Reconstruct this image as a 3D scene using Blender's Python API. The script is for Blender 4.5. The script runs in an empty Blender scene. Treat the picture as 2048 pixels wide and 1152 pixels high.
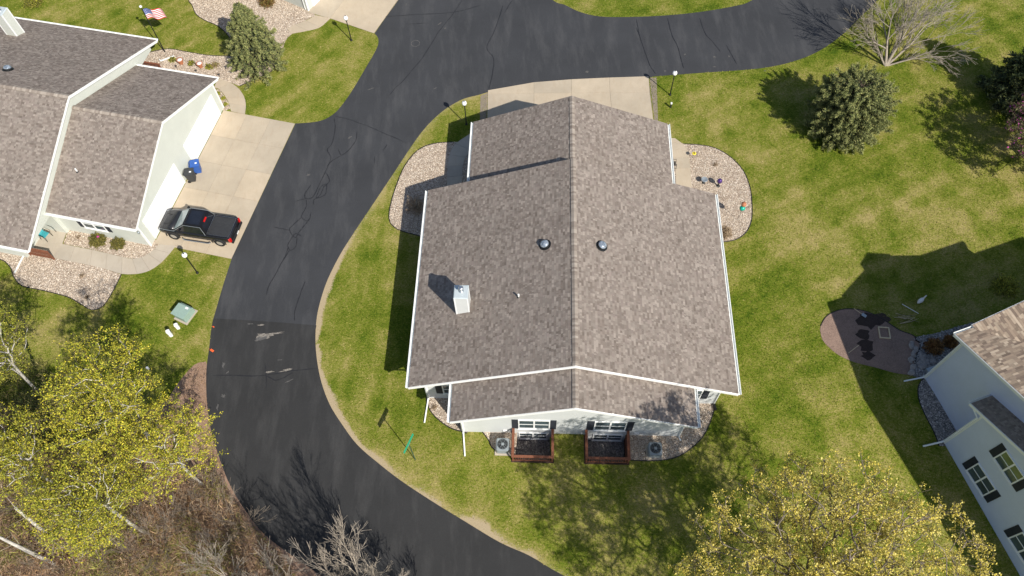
import bpy, bmesh, math, random
import numpy as np
from mathutils import Vector, Matrix
from mathutils.geometry import delaunay_2d_cdt

# ------------------------------------------------------------------ camera, sky, sun
scene = bpy.context.scene
COL = scene.collection
F_PX, TILT, ROLL, CAMH = 1578.8, 0.5104, -0.0399, 48.0
fwv = np.array([0, math.sin(TILT), -math.cos(TILT)])
up0 = np.array([0, math.cos(TILT), math.sin(TILT)])
rt0 = np.array([1.0, 0, 0])
rgv = math.cos(ROLL) * rt0 + math.sin(ROLL) * up0
upv = -math.sin(ROLL) * rt0 + math.cos(ROLL) * up0
cam_d = bpy.data.cameras.new('camera')
cam = bpy.data.objects.new('camera', cam_d)
COL.objects.link(cam)
cam.matrix_world = Matrix(((rgv[0], upv[0], -fwv[0], 0), (rgv[1], upv[1], -fwv[1], 0),
                           (rgv[2], upv[2], -fwv[2], CAMH), (0, 0, 0, 1)))
cam_d.sensor_width = 36.0
cam_d.lens = F_PX * 36.0 / 2048.0
cam_d.clip_end = 3000
scene.camera = cam

SUN_EL, SUN_AZ = math.radians(42.0), math.radians(126.85 + 180)     # azimuth of the sun itself
sdir = Vector((math.cos(SUN_AZ) * math.cos(SUN_EL), math.sin(SUN_AZ) * math.cos(SUN_EL), math.sin(SUN_EL)))
SHX, SHY = -sdir.x / sdir.z, -sdir.y / sdir.z
world = bpy.data.worlds.new('World')
scene.world = world
world.use_nodes = True
wn = world.node_tree.nodes
sky = wn.new('ShaderNodeTexSky')
sky.sky_type = 'NISHITA'
sky.sun_disc = False
sky.sun_elevation = SUN_EL
sky.sun_rotation = math.atan2(sdir.x, sdir.y)
wn['Background'].inputs[1].default_value = 0.085
world.node_tree.links.new(sky.outputs[0], wn['Background'].inputs[0])
sun_d = bpy.data.lights.new('sun', 'SUN')
sun_d.energy = 4.5
sun_d.angle = math.radians(0.5)
sun_d.color = (1.0, 0.945, 0.85)
sun = bpy.data.objects.new('sun', sun_d)
sun.rotation_euler = (-sdir).to_track_quat('-Z', 'Y').to_euler()
sun.location = (20, -20, 60)
COL.objects.link(sun)
scene.view_settings.view_transform = 'Standard'
scene.view_settings.look = 'None'
scene.view_settings.gamma = 1
scene.view_settings.exposure = 0.47

# ------------------------------------------------------------------ ground shape and survey
def smooth(a, b, t):
    t = np.clip((t - a) / (b - a), 0, 1)
    return t * t * (3 - 2 * t)
def hgt(x, y):
    """the lawn falls away beside the grey house with the exposed basement"""
    return -0.11 * np.clip(18 - np.asarray(y, float), 0, 14) * smooth(15, 25, np.asarray(x, float))
def at(u, v, dz=0.0):
    """plan position read off the survey photograph, dropped on the ground (plus dz)"""
    d = (u - 1024) / F_PX * rgv + (576 - v) / F_PX * upv + fwv
    z = dz
    for i in range(30):
        s = (z - CAMH) / d[2]
        p = s * d
        z = 0.5 * z + 0.5 * (float(hgt(p[0], p[1])) + dz)
    return Vector((p[0], p[1], z))
def cr(pts, n=5):
    """smooth curve through survey points"""
    P = [np.array(p, float) for p in pts]
    P = [2 * P[0] - P[1]] + P + [2 * P[-1] - P[-2]]
    out = []
    for i in range(1, len(P) - 2):
        for k in range(n):
            t = k / n
            out.append(tuple(0.5 * (2 * P[i] + (P[i+1] - P[i-1]) * t + (2*P[i-1] - 5*P[i] + 4*P[i+1] - P[i+2]) * t*t
                                    + (3*P[i] - P[i-1] - 3*P[i+1] + P[i+2]) * t**3)))
    out.append(tuple(P[-2]))
    return out
def gxy(pts): return [tuple(at(*p)[:2]) for p in pts]

class Noise:
    def __init__(s, seed): s.g = np.random.default_rng(seed).random((256, 256))
    def one(s, x, y):
        xi = np.floor(x).astype(int); yi = np.floor(y).astype(int)
        fx = x - xi; fy = y - yi
        fx = fx*fx*(3-2*fx); fy = fy*fy*(3-2*fy)
        a = s.g[xi & 255, yi & 255]; b = s.g[(xi+1) & 255, yi & 255]
        c = s.g[xi & 255, (yi+1) & 255]; d = s.g[(xi+1) & 255, (yi+1) & 255]
        return (a*(1-fx)+b*fx)*(1-fy) + (c*(1-fx)+d*fx)*fy
    def __call__(s, x, y, o=4):
        r = 0; a = 0.5; t = 0
        for i in range(o):
            r = r + a * s.one(x * 2**i + 17.3*i, y * 2**i + 9.1*i); t += a; a *= 0.55
        return r / t
N1, N2, N3 = Noise(1), Noise(2), Noise(3)
def inside(px, py, poly):
    r = np.zeros(len(px), bool)
    n = len(poly)
    for i in range(n):
        x0, y0 = poly[i][0], poly[i][1]; x1, y1 = poly[(i+1) % n][0], poly[(i+1) % n][1]
        if y0 == y1: continue
        c = ((y0 > py) != (y1 > py)) & (px < (x1-x0)*(py-y0)/(y1-y0)+x0)
        r ^= c
    return r
def dist_line(px, py, line):
    d = np.full(len(px), 1e9)
    for (x0, y0), (x1, y1) in zip(line[:-1], line[1:]):
        dx, dy = x1-x0, y1-y0
        t = np.clip(((px-x0)*dx+(py-y0)*dy)/(dx*dx+dy*dy+1e-12), 0, 1)
        d = np.minimum(d, np.hypot(px-x0-t*dx, py-y0-t*dy))
    return d

# ------------------------------------------------------------------ materials
class NT:
    def __init__(s, name):
        s.m = bpy.data.materials.new(name); s.m.use_nodes = True
        s.t = s.m.node_tree; s.n = s.t.nodes; s.b = s.n['Principled BSDF']; s.l = s.t.links
    def add(s, typ, ins=None, **kw):
        nd = s.n.new(typ)
        for k, v in kw.items(): setattr(nd, k, v)
        for k, v in (ins or {}).items():
            if hasattr(v, 'is_output') or isinstance(v, bpy.types.NodeSocket): s.l.new(v, nd.inputs[k])
            else: nd.inputs[k].default_value = v
        return nd
    def noise(s, sc, det=4, rough=.6, vec=None):
        i = {'Scale': sc, 'Detail': det, 'Roughness': rough}
        if vec is not None: i['Vector'] = vec
        return s.add('ShaderNodeTexNoise', i).outputs[0]
    def pos(s, scale=(1, 1, 1), rot=(0, 0, 0), kind='pos'):
        if kind == 'pos': o = s.add('ShaderNodeNewGeometry').outputs['Position']
        else: o = s.add('ShaderNodeTexCoord').outputs['Object']
        return s.add('ShaderNodeMapping', {'Vector': o, 'Scale': scale, 'Rotation': rot}).outputs[0]
    def ramp(s, f, stops):
        r = s.add('ShaderNodeValToRGB', {'Fac': f})
        e = r.color_ramp.elements
        while len(e) < len(stops): e.new(0.5)
        for k, (p, c) in zip(e, stops): k.position = p; k.color = (*c, 1)
        return r.outputs[0]
    def mix(s, f, a, b, mode='MIX'):
        nd = s.add('ShaderNodeMix', data_type='RGBA', blend_type=mode)
        for k, v in ((0, f), (6, a), (7, b)):
            if isinstance(v, bpy.types.NodeSocket): s.l.new(v, nd.inputs[k])
            else: nd.inputs[k].default_value = v if k == 0 else (*v, 1)
        return nd.outputs[2]
    def math(s, op, a, b=0.0):
        nd = s.add('ShaderNodeMath', operation=op)
        for k, v in ((0, a), (1, b)):
            if isinstance(v, bpy.types.NodeSocket): s.l.new(v, nd.inputs[k])
            else: nd.inputs[k].default_value = v
        return nd.outputs[0]
    def attr(s, name): return s.add('ShaderNodeAttribute', attribute_name=name)
    def bump(s, h, strength=.5, dist=.02):
        b = s.add('ShaderNodeBump', {'Height': h, 'Strength': strength, 'Distance': dist})
        s.l.new(b.outputs[0], s.b.inputs['Normal'])
    def color(s, c):
        if isinstance(c, bpy.types.NodeSocket): s.l.new(c, s.b.inputs['Base Color'])
        else: s.b.inputs['Base Color'].default_value = (*c, 1)
    def out(s, rough=.8, metal=0, spec=.3):
        s.b.inputs['Roughness'].default_value = rough; s.b.inputs['Metallic'].default_value = metal
        s.b.inputs['Specular IOR Level'].default_value = spec
        return s.m
M = {}
def plain(name, c, rough=.6, metal=0, spec=.4, var=.12, sc=3.0, bump=0):
    t = NT(name); n = t.noise(sc, 5, .65, t.pos(kind='obj'))
    t.color(t.ramp(n, [(.25, tuple(x*(1-var) for x in c)), (.75, tuple(min(1, x*(1+var)) for x in c))]))
    if bump: t.bump(t.noise(sc*12, 3, .6, t.pos(kind='obj')), bump, .01)
    M[name] = t.out(rough, metal, spec); return M[name]
def vcol(name, rough=.85, spec=.15, trans=0.0, bumpsc=0):
    t = NT(name); a = t.attr('Col').outputs['Color']
    n = t.noise(26, 3, .6, t.pos())
    t.color(t.mix(.3, a, t.mix(1.0, a, t.ramp(n, [(.2, (.6, .6, .6)), (.8, (1.35, 1.35, 1.35))]), 'MULTIPLY')))
    if bumpsc: t.bump(t.noise(bumpsc, 3, .7, t.pos()), .15, .003)
    m = t.out(rough, 0, spec)
    if trans:
        tr = t.add('ShaderNodeBsdfTranslucent', {'Color': a})
        mx = t.add('ShaderNodeMixShader', {0: trans, 1: t.b.outputs[0], 2: tr.outputs[0]})
        t.l.new(mx.outputs[0], t.n['Material Output'].inputs[0])
    M[name] = m; return m

def lawn_material():
    t = NT('lawn')
    lush = t.attr('lush').outputs['Fac']; dirt = t.attr('dirt').outputs['Fac']
    n1 = t.noise(2.2, 5, .65, t.pos()); n2 = t.noise(5.5, 6, .8, t.pos((1, 1.7, 1), (0, 0, .6))); n3 = t.noise(21, 4, .8, t.pos((1, .6, 1), (0, 0, .4)))
    f = t.math('ADD', lush, t.math('MULTIPLY', t.math('SUBTRACT', n1, .5), .55))
    f = t.math('ADD', f, t.math('MULTIPLY', t.math('SUBTRACT', n2, .5), 2.1))
    f = t.math('ADD', f, t.math('MULTIPLY', t.math('SUBTRACT', n3, .5), 1.3))
    c = t.ramp(f, [(.0, (.33, .27, .11)), (.25, (.24, .22, .058)), (.52, (.14, .165, .018)), (.80, (.074, .115, .007)), (1.0, (.036, .07, .005))])
    dd = t.math('ADD', dirt, t.math('MULTIPLY', t.math('SUBTRACT', n2, .5), 1.7))
    dc = t.ramp(n3, [(.3, (.28, .22, .135)), (.7, (.46, .37, .24))])
    k = t.add('ShaderNodeMapRange', {'Value': dd, 'From Min': .38, 'From Max': .62})
    t.color(t.mix(k.outputs[0], c, dc))
    t.bump(t.math('ADD', n3, t.math('MULTIPLY', n2, .8)), .45, .03)
    M['lawn'] = t.out(.95, 0, .1)
def asphalt(name, base, tint, light):
    t = NT(name)
    n1 = t.noise(.22, 5, .6, t.pos()); n2 = t.noise(1.0, 6, .65, t.pos((1, .22, 1), (0, 0, .52))); n3 = t.noise(24, 4, .85, t.pos())
    c = t.ramp(n1, [(.3, tuple(b*.87 for b in base)), (.7, tuple(b*1.15 for b in base))])
    c = t.mix(t.math('MULTIPLY', t.ramp(n2, [(.48, (0, 0, 0)), (.75, (1, 1, 1))]), .55), c, light)
    n4 = t.noise(7, 6, .75, t.pos((1, .5, 1), (0, 0, .5)))
    c = t.mix(t.ramp(n4, [(.70, (0, 0, 0)), (.80, (.5, .5, .5))]), c, light)
    c = t.mix(.5, c, t.mix(1.0, c, t.ramp(n3, [(.25, (.5, .5, .52)), (.75, (1.6, 1.6, 1.6))]), 'MULTIPLY'))
    t.color(c); t.bump(n3, .3, .005)
    M[name] = t.out(.85, 0, .25)
def concrete(name, base, stain):
    t = NT(name)
    n1 = t.noise(.45, 6, .65, t.pos()); n2 = t.noise(3.5, 6, .7, t.pos((1, .35, 1), (0, 0, -.25))); n3 = t.noise(45, 2, .6, t.pos())
    rnd = t.add('ShaderNodeObjectInfo').outputs['Random']
    c = t.ramp(n1, [(.3, tuple(b*.86 for b in base)), (.7, tuple(min(1, b*1.07) for b in base))])
    c = t.mix(t.math('MULTIPLY', t.ramp(n2, [(.5, (0, 0, 0)), (.78, (1, 1, 1))]), .5), c, stain)
    c = t.mix(1.0, c, t.ramp(rnd, [(0, (.9, .91, .93)), (1, (1.04, 1.02, 1.0))]), 'MULTIPLY')
    c = t.mix(.3, c, t.mix(1.0, c, t.ramp(n3, [(.3, (.8, .8, .8)), (.7, (1.2, 1.2, 1.2))]), 'MULTIPLY'))
    t.color(c); t.bump(n3, .25, .006); M[name] = t.out(.85, 0, .25)
def siding(name, c, horizontal=True):
    t = NT(name)
    w = t.add('ShaderNodeTexWave', {'Vector': t.pos((1, 1, 1)), 'Scale': 1.55, 'Distortion': 0}, wave_type='BANDS', bands_direction='Z', wave_profile='SAW')
    n = t.noise(1.2, 5, .6, t.pos()); n2 = t.noise(22, 3, .6, t.pos())
    t.color(t.mix(.25, t.ramp(n, [(.3, tuple(x*.94 for x in c)), (.7, tuple(min(1, x*1.03) for x in c))]),
                  t.mix(1, c, t.ramp(n2, [(.3, (.85, .85, .85)), (.7, (1.1, 1.1, 1.1))]), 'MULTIPLY')))
    t.bump(w.outputs[0], .55, .012); M[name] = t.out(.55, 0, .35)
def glass(name, c, rough=.06):
    t = NT(name); n = t.noise(.8, 3, .5, t.pos())
    t.color(t.ramp(n, [(.3, tuple(x*.6 for x in c)), (.7, tuple(x*1.5 for x in c))])); M[name] = t.out(rough, 0, .8)
def gravelbed(name, lo, mid, hi):
    t = NT(name); v = t.add('ShaderNodeTexVoronoi', {'Vector': t.pos(), 'Scale': 14.0})
    n = t.noise(.8, 4, .6, t.pos())
    c = t.ramp(v.outputs['Color'], [(.2, lo), (.5, mid), (.85, hi)])
    c = t.mix(1.0, c, t.ramp(n, [(.3, (.82, .78, .74)), (.7, (1.06, 1.04, 1.02))]), 'MULTIPLY')
    c = t.mix(t.ramp(v.outputs['Distance'], [(.0, (0, 0, 0)), (.65, (.5, .5, .5))]), c, tuple(x*.5 for x in lo))
    t.color(c); t.bump(t.math('SUBTRACT', 1, v.outputs['Distance']), .9, .04); M[name] = t.out(.9, 0, .2)
def soil(name, a, b, cc):
    t = NT(name); n = t.noise(1.3, 6, .7, t.pos()); n2 = t.noise(17, 5, .75, t.pos())
    c = t.ramp(n, [(.3, a), (.7, b)])
    c = t.mix(t.ramp(n2, [(.45, (0, 0, 0)), (.75, (1, 1, 1))]), c, cc)
    t.color(c); t.bump(n2, .9, .06); M[name] = t.out(.95, 0, .1)

lawn_material()
asphalt('asphalt_old', (.040, .0415, .0455), 0, (.085, .085, .087))
asphalt('asphalt_new', (.030, .030, .0305), 0, (.066, .065, .064))
concrete('concrete', (.46, .39, .295), (.385, .295, .205))
concrete('concrete_grey', (.44, .39, .32), (.36, .3, .23))
siding('siding_white', (.56, .585, .535))
siding('siding_main', (.59, .61, .605))
siding('siding_grey', (.57, .63, .79))  # blue cast of the shaded walls is put into this colour
gravelbed('gravel', (.36, .285, .22), (.54, .455, .37), (.70, .61, .51))
gravelbed('gravel_grey', (.16, .15, .15), (.31, .29, .28), (.5, .48, .46))
soil('leaf_litter', (.24, .15, .105), (.33, .215, .155), (.4, .28, .2))
soil('mulch', (.17, .118, .095), (.28, .195, .155), (.38, .265, .21))
soil('soil_tan', (.2, .165, .13), (.27, .225, .18), (.33, .28, .22))
plain('trim', (.80, .81, .80), .45, 0, .45, .04)
plain('gutter_white', (.78, .80, .78), .35, 0, .5, .05)
plain('garage_white', (.84, .85, .85), .4, 0, .45, .02)
plain('shutter', (.028, .032, .042), .6, 0, .3, .15)
plain('wood_red', (.19, .072, .04), .7, 0, .3, .3, 9, .3)
plain('wood_dark', (.06, .034, .026), .8, 0, .2, .3, 9, .3)
plain('wood_pale', (.62, .5, .33), .7, 0, .3, .12)
plain('edging', (.022, .021, .02), .7, 0, .3)
plain('black_metal', (.018, .02, .021), .45, .3, .5)
plain('grey_metal', (.36, .4, .42), .45, .5, .5, .1)
plain('chimney_cap', (.52, .58, .60), .4, .2, .5, .08)
plain('steel', (.6, .62, .64), .28, .9, .5, .1)
plain('black_plastic', (.022, .022, .023), .5, 0, .4)
plain('tyre', (.02, .02, .021), .85, 0, .2)
plain('bin_blue', (.03, .10, .36), .5, 0, .4)
plain('bin_black', (.04, .042, .045), .55, 0, .4)
plain('label_white', (.8, .8, .78), .5)
plain('teal', (.055, .33, .37), .5)
plain('box_green', (.26, .36, .31), .5, 0, .35, .08)
plain('sign_green', (.02, .32, .17), .45)
plain('post_green', (.03, .08, .055), .6)
plain('orange_paint', (.75, .12, .03), .6)
plain('crack_seal', (.019, .019, .021), .45, 0, .5)
plain('scuff', (.19, .173, .152), .9, 0, .1, .6, 9)
plain('scuff_faint', (.10, .097, .094), .9, 0, .1, .4, 10)
plain('terracotta', (.42, .16, .08), .7)
plain('white_soil', (.75, .72, .7), .7)
plain('purple_glass', (.1, .05, .22), .08, .5, .8)
plain('teal_glaze', (.01, .36, .26), .2)
plain('pink', (.6, .06, .35), .6)
plain('yellow_flower', (.75, .6, .03), .6)
plain('rock', (.3, .27, .25), .9, 0, .2, .35, 5, .5)
plain('truck_black', (.012, .012, .014), .12, .0, .6, .1)
plain('tonneau', (.035, .036, .038), .5, 0, .4, .2)
plain('red_lamp', (.55, .012, .01), .15)
plain('bark_grey', (.40, .345, .285), .9, 0, .15, .3, 4)
plain('bark_pale', (.31, .27, .22), .9, 0, .15, .35, 4)
plain('bark_twig', (.23, .19, .15), .9, 0, .15, .3, 4)
plain('bark_dark', (.11, .085, .065), .9, 0, .15, .3, 4)
plain('bark_white', (.44, .415, .37), .85, 0, .2, .5, 5)
glass('window_glass', (.06, .085, .095))
glass('window_green', (.12, .16, .08), .12)
glass('windscreen', (.34, .41, .40), .08)  # pale base colour stands in for the reflected sky
glass('dark_glass', (.012, .014, .02), .05)
t = NT('lamp_globe'); t.color((.85, .85, .85)); M['lamp_globe'] = t.out(.25, 0, .5)
t = NT('dome'); t.color(t.ramp(t.noise(6, 3, .5, t.pos()), [(.3, (.12, .15, .19)), (.7, (.42, .48, .55))])); M['dome'] = t.out(.08, .3, .8)
vcol('shingle', .9, .12, 0, 70)
vcol('stone', .88, .2)
vcol('leaf', .6, .2, .2)
vcol('needle', .75, .12, .12)
vcol('blade', .85, .1, .15)
t = NT('ridge_shingle'); rnd = t.add('ShaderNodeObjectInfo').outputs['Random']
c = t.ramp(rnd, [(0, (.2, .165, .14)), (.5, (.28, .24, .205)), (1, (.36, .315, .27))])
t.color(t.mix(.4, c, t.mix(1, c, t.ramp(t.noise(40, 3, .6, t.pos()), [(.3, (.7, .7, .7)), (.7, (1.3, 1.3, 1.3))]), 'MULTIPLY'))); M['ridge_shingle'] = t.out(.92, 0, .12)
# flag: stripes and canton from the cloth's own UV
t = NT('flag_cloth')
uv = t.add('ShaderNodeSeparateXYZ', {0: t.add('ShaderNodeUVMap').outputs[0]})
st = t.math('MODULO', t.math('MULTIPLY', uv.outputs[1], 6.5), 1.0)
c = t.mix(t.math('LESS_THAN', st, .5), (.78, .76, .76), (.55, .02, .03))
inc = t.math('MULTIPLY', t.math('LESS_THAN', uv.outputs[0], .42), t.math('GREATER_THAN', uv.outputs[1], .46))
sx = t.math('SUBTRACT', t.math('MODULO', t.math('MULTIPLY', uv.outputs[0], 14.3), 1.0), .5)
sy = t.math('SUBTRACT', t.math('MODULO', t.math('MULTIPLY', uv.outputs[1], 9.26), 1.0), .5)
star = t.math('LESS_THAN', t.math('ADD', t.math('MULTIPLY', sx, sx), t.math('MULTIPLY', sy, sy)), .055)
t.color(t.mix(inc, c, t.mix(star, (.03, .06, .25), (.75, .75, .78)))); M['flag_cloth'] = t.out(.8, 0, .1)

# ------------------------------------------------------------------ object helpers
def link(o): COL.objects.link(o); return o
def thing(name, label, cat, loc=(0, 0, 0), rotz=0, group=None):
    o = link(bpy.data.objects.new(name, None)); o.empty_display_size = .3
    o.location = loc; o.rotation_euler = (0, 0, rotz)
    o['label'] = label; o['category'] = cat
    if group: o['group'] = group
    return o
def tag(o, label, cat, group=None):
    o['label'] = label; o['category'] = cat
    if group: o['group'] = group
    return o
def copy_tree(o, parent=None):
    c = link(o.copy()); c.parent = parent
    for ch in list(o.children): copy_tree(ch, c)
    return c
class MB:
    def __init__(s, T=None): s.v = []; s.f = []; s.T = T
    def add(s, vs, fs):
        b = len(s.v)
        if s.T is not None: vs = [s.T @ Vector(p) for p in vs]
        s.v += [tuple(p) for p in vs]; s.f += [tuple(i+b for i in f) for f in fs]
    def box(s, a, b):
        x0, y0, z0 = a; x1, y1, z1 = b
        s.add([(x0,y0,z0),(x1,y0,z0),(x1,y1,z0),(x0,y1,z0),(x0,y0,z1),(x1,y0,z1),(x1,y1,z1),(x0,y1,z1)],
              [(3,2,1,0),(4,5,6,7),(0,1,5,4),(1,2,6,5),(2,3,7,6),(3,0,4,7)]); return s
    def frus(s, c, z0, z1, a0, b0, a1, b1, off=(0, 0)):
        x, y = c; p, q = x+off[0], y+off[1]
        s.add([(x-a0,y-b0,z0),(x+a0,y-b0,z0),(x+a0,y+b0,z0),(x-a0,y+b0,z0),(p-a1,q-b1,z1),(p+a1,q-b1,z1),(p+a1,q+b1,z1),(p-a1,q+b1,z1)],
              [(3,2,1,0),(4,5,6,7),(0,1,5,4),(1,2,6,5),(2,3,7,6),(3,0,4,7)]); return s
    def prism(s, poly, z0, z1, axis='z'):
        n = len(poly)
        if axis == 'z': lo = [(p[0], p[1], z0) for p in poly]; hi = [(p[0], p[1], z1) for p in poly]
        elif axis == 'y': lo = [(p[0], z0, p[1]) for p in poly]; hi = [(p[0], z1, p[1]) for p in poly]
        else: lo = [(z0, p[0], p[1]) for p in poly]; hi = [(z1, p[0], p[1]) for p in poly]
        s.add(lo+hi, [tuple(range(n-1, -1, -1)), tuple(range(n, 2*n))] + [(i, (i+1) % n, n+(i+1) % n, n+i) for i in range(n)]); return s
    def tube(s, path, r, n=6, cap=True):
        P = [Vector(p) for p in path]; R = r if isinstance(r, (list, tuple)) else [r]*len(P)
        vs = []; ref = None
        for i, p in enumerate(P):
            d = (P[min(i+1, len(P)-1)] - P[max(i-1, 0)]).normalized()
            if ref is None: ref = d.orthogonal().normalized()
            ref = (ref - d*ref.dot(d)); ref = ref.normalized() if ref.length > 1e-6 else d.orthogonal().normalized()
            b = d.cross(ref)
            for k in range(n):
                a = 2*math.pi*(k+.5)/n
                vs.append(p + (ref*math.cos(a)+b*math.sin(a))*R[i])
        fs = [(i*n+k, i*n+(k+1) % n, (i+1)*n+(k+1) % n, (i+1)*n+k) for i in range(len(P)-1) for k in range(n)]
        if cap: fs += [tuple(range(n-1, -1, -1)), tuple(range((len(P)-1)*n, len(P)*n))]
        s.add(vs, fs); return s
    def lathe(s, c, prof, n=12):
        x, y, z = c; m = len(prof)
        vs = [(x+r*math.cos(2*math.pi*k/n), y+r*math.sin(2*math.pi*k/n), z+h) for r, h in prof for k in range(n)]
        fs = [(i*n+k, i*n+(k+1) % n, (i+1)*n+(k+1) % n, (i+1)*n+k) for i in range(m-1) for k in range(n)]
        fs += [tuple(range(n-1, -1, -1)), tuple(range((m-1)*n, m*n))]
        s.add(vs, fs); return s
    def build(s, name, mat, parent=None, smooth=False, bevel=0):
        me = bpy.data.meshes.new(name); me.from_pydata(s.v, [], s.f)
        if bevel:
            bm = bmesh.new(); bm.from_mesh(me)
            bmesh.ops.bevel(bm, geom=bm.edges[:], offset=bevel, segments=2, affect='EDGES', clamp_overlap=True)
            bm.to_mesh(me); bm.free()
        me.materials.append(M[mat] if isinstance(mat, str) else mat)
        if smooth: me.shade_smooth()
        o = link(bpy.data.objects.new(name, me)); o.parent = parent
        return o
def soup(name, V, Fn, cols, mat, parent=None, kind=None):
    """one mesh from numpy: V (n,3), Fn (m,k) same-size faces, cols (m,3)"""
    me = bpy.data.meshes.new(name); m, k = Fn.shape
    me.vertices.add(len(V)); me.vertices.foreach_set('co', np.ascontiguousarray(V, np.float32).ravel())
    me.loops.add(m*k); me.loops.foreach_set('vertex_index', np.ascontiguousarray(Fn, np.int32).ravel())
    me.polygons.add(m); me.polygons.foreach_set('loop_start', np.arange(0, m*k, k, dtype=np.int32))
    if cols is not None:
        a = me.attributes.new('Col', 'FLOAT_COLOR', 'FACE')
        a.data.foreach_set('color', np.concatenate([cols, np.ones((m, 1))], 1).astype(np.float32).ravel())
    me.update(); me.validate(); me.shade_flat()
    me.materials.append(M[mat])
    o = link(bpy.data.objects.new(name, me)); o.parent = parent
    if kind: o['kind'] = kind
    return o
def sheet(name, poly, mat, zoff, cell=2.0, kind='structure', parent=None, rough=0.0):
    """a sheet laid on the ground inside an outline given in metres"""
    P = [Vector(p[:2]) for p in poly]
    n = len(P); xs = [p.x for p in P]; ys = [p.y for p in P]
    gx, gy = np.meshgrid(np.arange(min(xs), max(xs), cell)+.013, np.arange(min(ys), max(ys), cell)+.017)
    gx, gy = gx.ravel(), gy.ravel()
    ok = inside(gx, gy, poly) & (dist_line(gx, gy, list(poly)+[poly[0]]) > cell*.25)
    pts = P + [Vector((a, b)) for a, b in zip(gx[ok], gy[ok])]
    vs, _, fs, *_ = delaunay_2d_cdt(pts, [(i, (i+1) % n) for i in range(n)], [], 1, 1e-5)
    V = [(v.x, v.y, float(hgt(v.x, v.y)) + zoff) for v in vs]
    F = []
    for f in fs:
        a, b, c = (vs[i] for i in f[:3])
        F.append(tuple(f) if (b-a).cross(c-a) > 0 else tuple(reversed(f)))
    me = bpy.data.meshes.new(name); me.from_pydata(V, [], F); me.materials.append(M[mat])
    o = link(bpy.data.objects.new(name, me)); o.parent = parent
    if kind: o['kind'] = kind
    return o
def ribbon(name, line, w, zoff, mat, parent=None, wj=0.0, seed=0):
    """a thin strip following a line on the ground; wj makes the width uneven"""
    rng = random.Random(seed); vs = []; n = len(line)
    for i, p in enumerate(line):
        a = Vector(line[max(i-1, 0)][:2]); b = Vector(line[min(i+1, n-1)][:2]); d = (b-a)
        d = d.normalized() if d.length > 0 else Vector((1, 0)); nn = Vector((-d.y, d.x))
        k = (.35 if i in (0, n-1) and wj else 1)*(1+rng.uniform(-wj, wj))*w/2
        for s in (1, -1):
            q = Vector(p[:2])+nn*k*s; vs.append((q.x, q.y, float(hgt(q.x, q.y))+zoff))
    mb = MB(); mb.add(vs, [(2*i, 2*i+1, 2*i+3, 2*i+2) for i in range(n-1)])
    return mb.build(name, mat, parent)
def slab(name, quad, top, mat, parent, gap=.009, th=.05):
    """one concrete slab from its outline, pulled in a little to leave the joint"""
    P = [Vector(p[:2]) for p in quad]; c = sum(P, Vector((0, 0)))/len(P)
    Q = []
    n = len(P)
    area = sum(P[i].x*P[(i+1) % n].y-P[(i+1) % n].x*P[i].y for i in range(n))
    if area < 0: P.reverse()
    for i in range(n):
        a, b, d = P[i-1], P[i], P[(i+1) % n]
        e1 = (b-a); e2 = (d-b)
        if e1.length < 1e-6 or e2.length < 1e-6: Q.append(b); continue
        e1.normalize(); e2.normalize()
        nn = Vector((-e1.y, e1.x))+Vector((-e2.y, e2.x))
        nn = nn/max(nn.length, .3)
        Q.append(b+nn*gap*1.2)
    z = float(hgt(c.x, c.y))
    return MB().prism([(q.x, q.y) for q in Q], z+top-th, z+top).build(name, mat, parent)
def strip_slabs(Lpx, Rpx, mat, parent, top=.045, sub=3):
    """slabs between two edge lines of a path (equal number of survey points)"""
    L = gxy(cr(Lpx, sub)); R = gxy(cr(Rpx, sub))
    for i in range(len(Lpx)-1):
        a, b = i*sub, (i+1)*sub
        slab('slab', L[a:b+1]+R[a:b+1][::-1], top, mat, parent)
def quad_slabs(c, nu, nv, mat, parent, top=.03):
    """panels of a driveway from its four corners (metres), nu x nv"""
    A, B, C, D = (Vector(p[:2]) for p in c)
    f = lambda s, t: (A*(1-s)+B*s)*(1-t)+(D*(1-s)+C*s)*t
    for i in range(nu):
        for j in range(nv):
            slab('slab', [f(i/nu, j/nv), f((i+1)/nu, j/nv), f((i+1)/nu, (j+1)/nv), f(i/nu, (j+1)/nv)], top, mat, parent)

# ------------------------------------------------------------------ roads, lawns and beds: outlines
inner_edge = cr([(1400, 1262), (1250, 1207), (1125, 1150), (1060, 1112), (1000, 1085), (930, 1043), (860, 1000), (800, 960), (755, 925), (715, 890),
                 (685, 850), (660, 810), (643, 765), (634, 720), (631, 680), (633, 640), (640, 605), (655, 560), (680, 510), (705, 470), (735, 425),
                 (765, 380), (795, 335), (820, 297), (847, 260), (882, 225), (922, 200), (957, 190), (977, 184)], 4)
front_edge = cr([(977, 183), (1024, 173), (1100, 164), (1200, 158), (1298, 155), (1310, 153), (1400, 146), (1500, 139), (1560, 130), (1610, 115), (1650, 95),
                 (1690, 65), (1720, 35), (1755, 0), (1790, -50), (1810, -110)], 4)
island_edge = cr([(1640, -110), (1580, -50), (1505, 0), (1470, 12), (1400, 24), (1330, 31), (1260, 34), (1200, 33), (1160, 24), (1130, 10), (1105, 0), (1050, -50), (1030, -110)], 4)
west_edge = cr([(880, -110), (840, -60), (797, 0), (773, 33), (749, 67)], 4) + cr([(749, 67), (755, 74), (757, 85), (752, 100), (735, 130), (702, 185), (676, 220), (655, 236), (635, 243), (610, 246), (591, 247)], 4)
west_low = [(463, 518)] + cr([(463, 519), (445, 575), (432, 620), (424, 650), (418, 700), (413, 740), (413, 790), (417, 830), (424, 870), (440, 920),
                              (460, 970), (490, 1020), (530, 1070), (600, 1122), (700, 1190), (800, 1242), (950, 1310), (1200, 1400)], 4)
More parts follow.
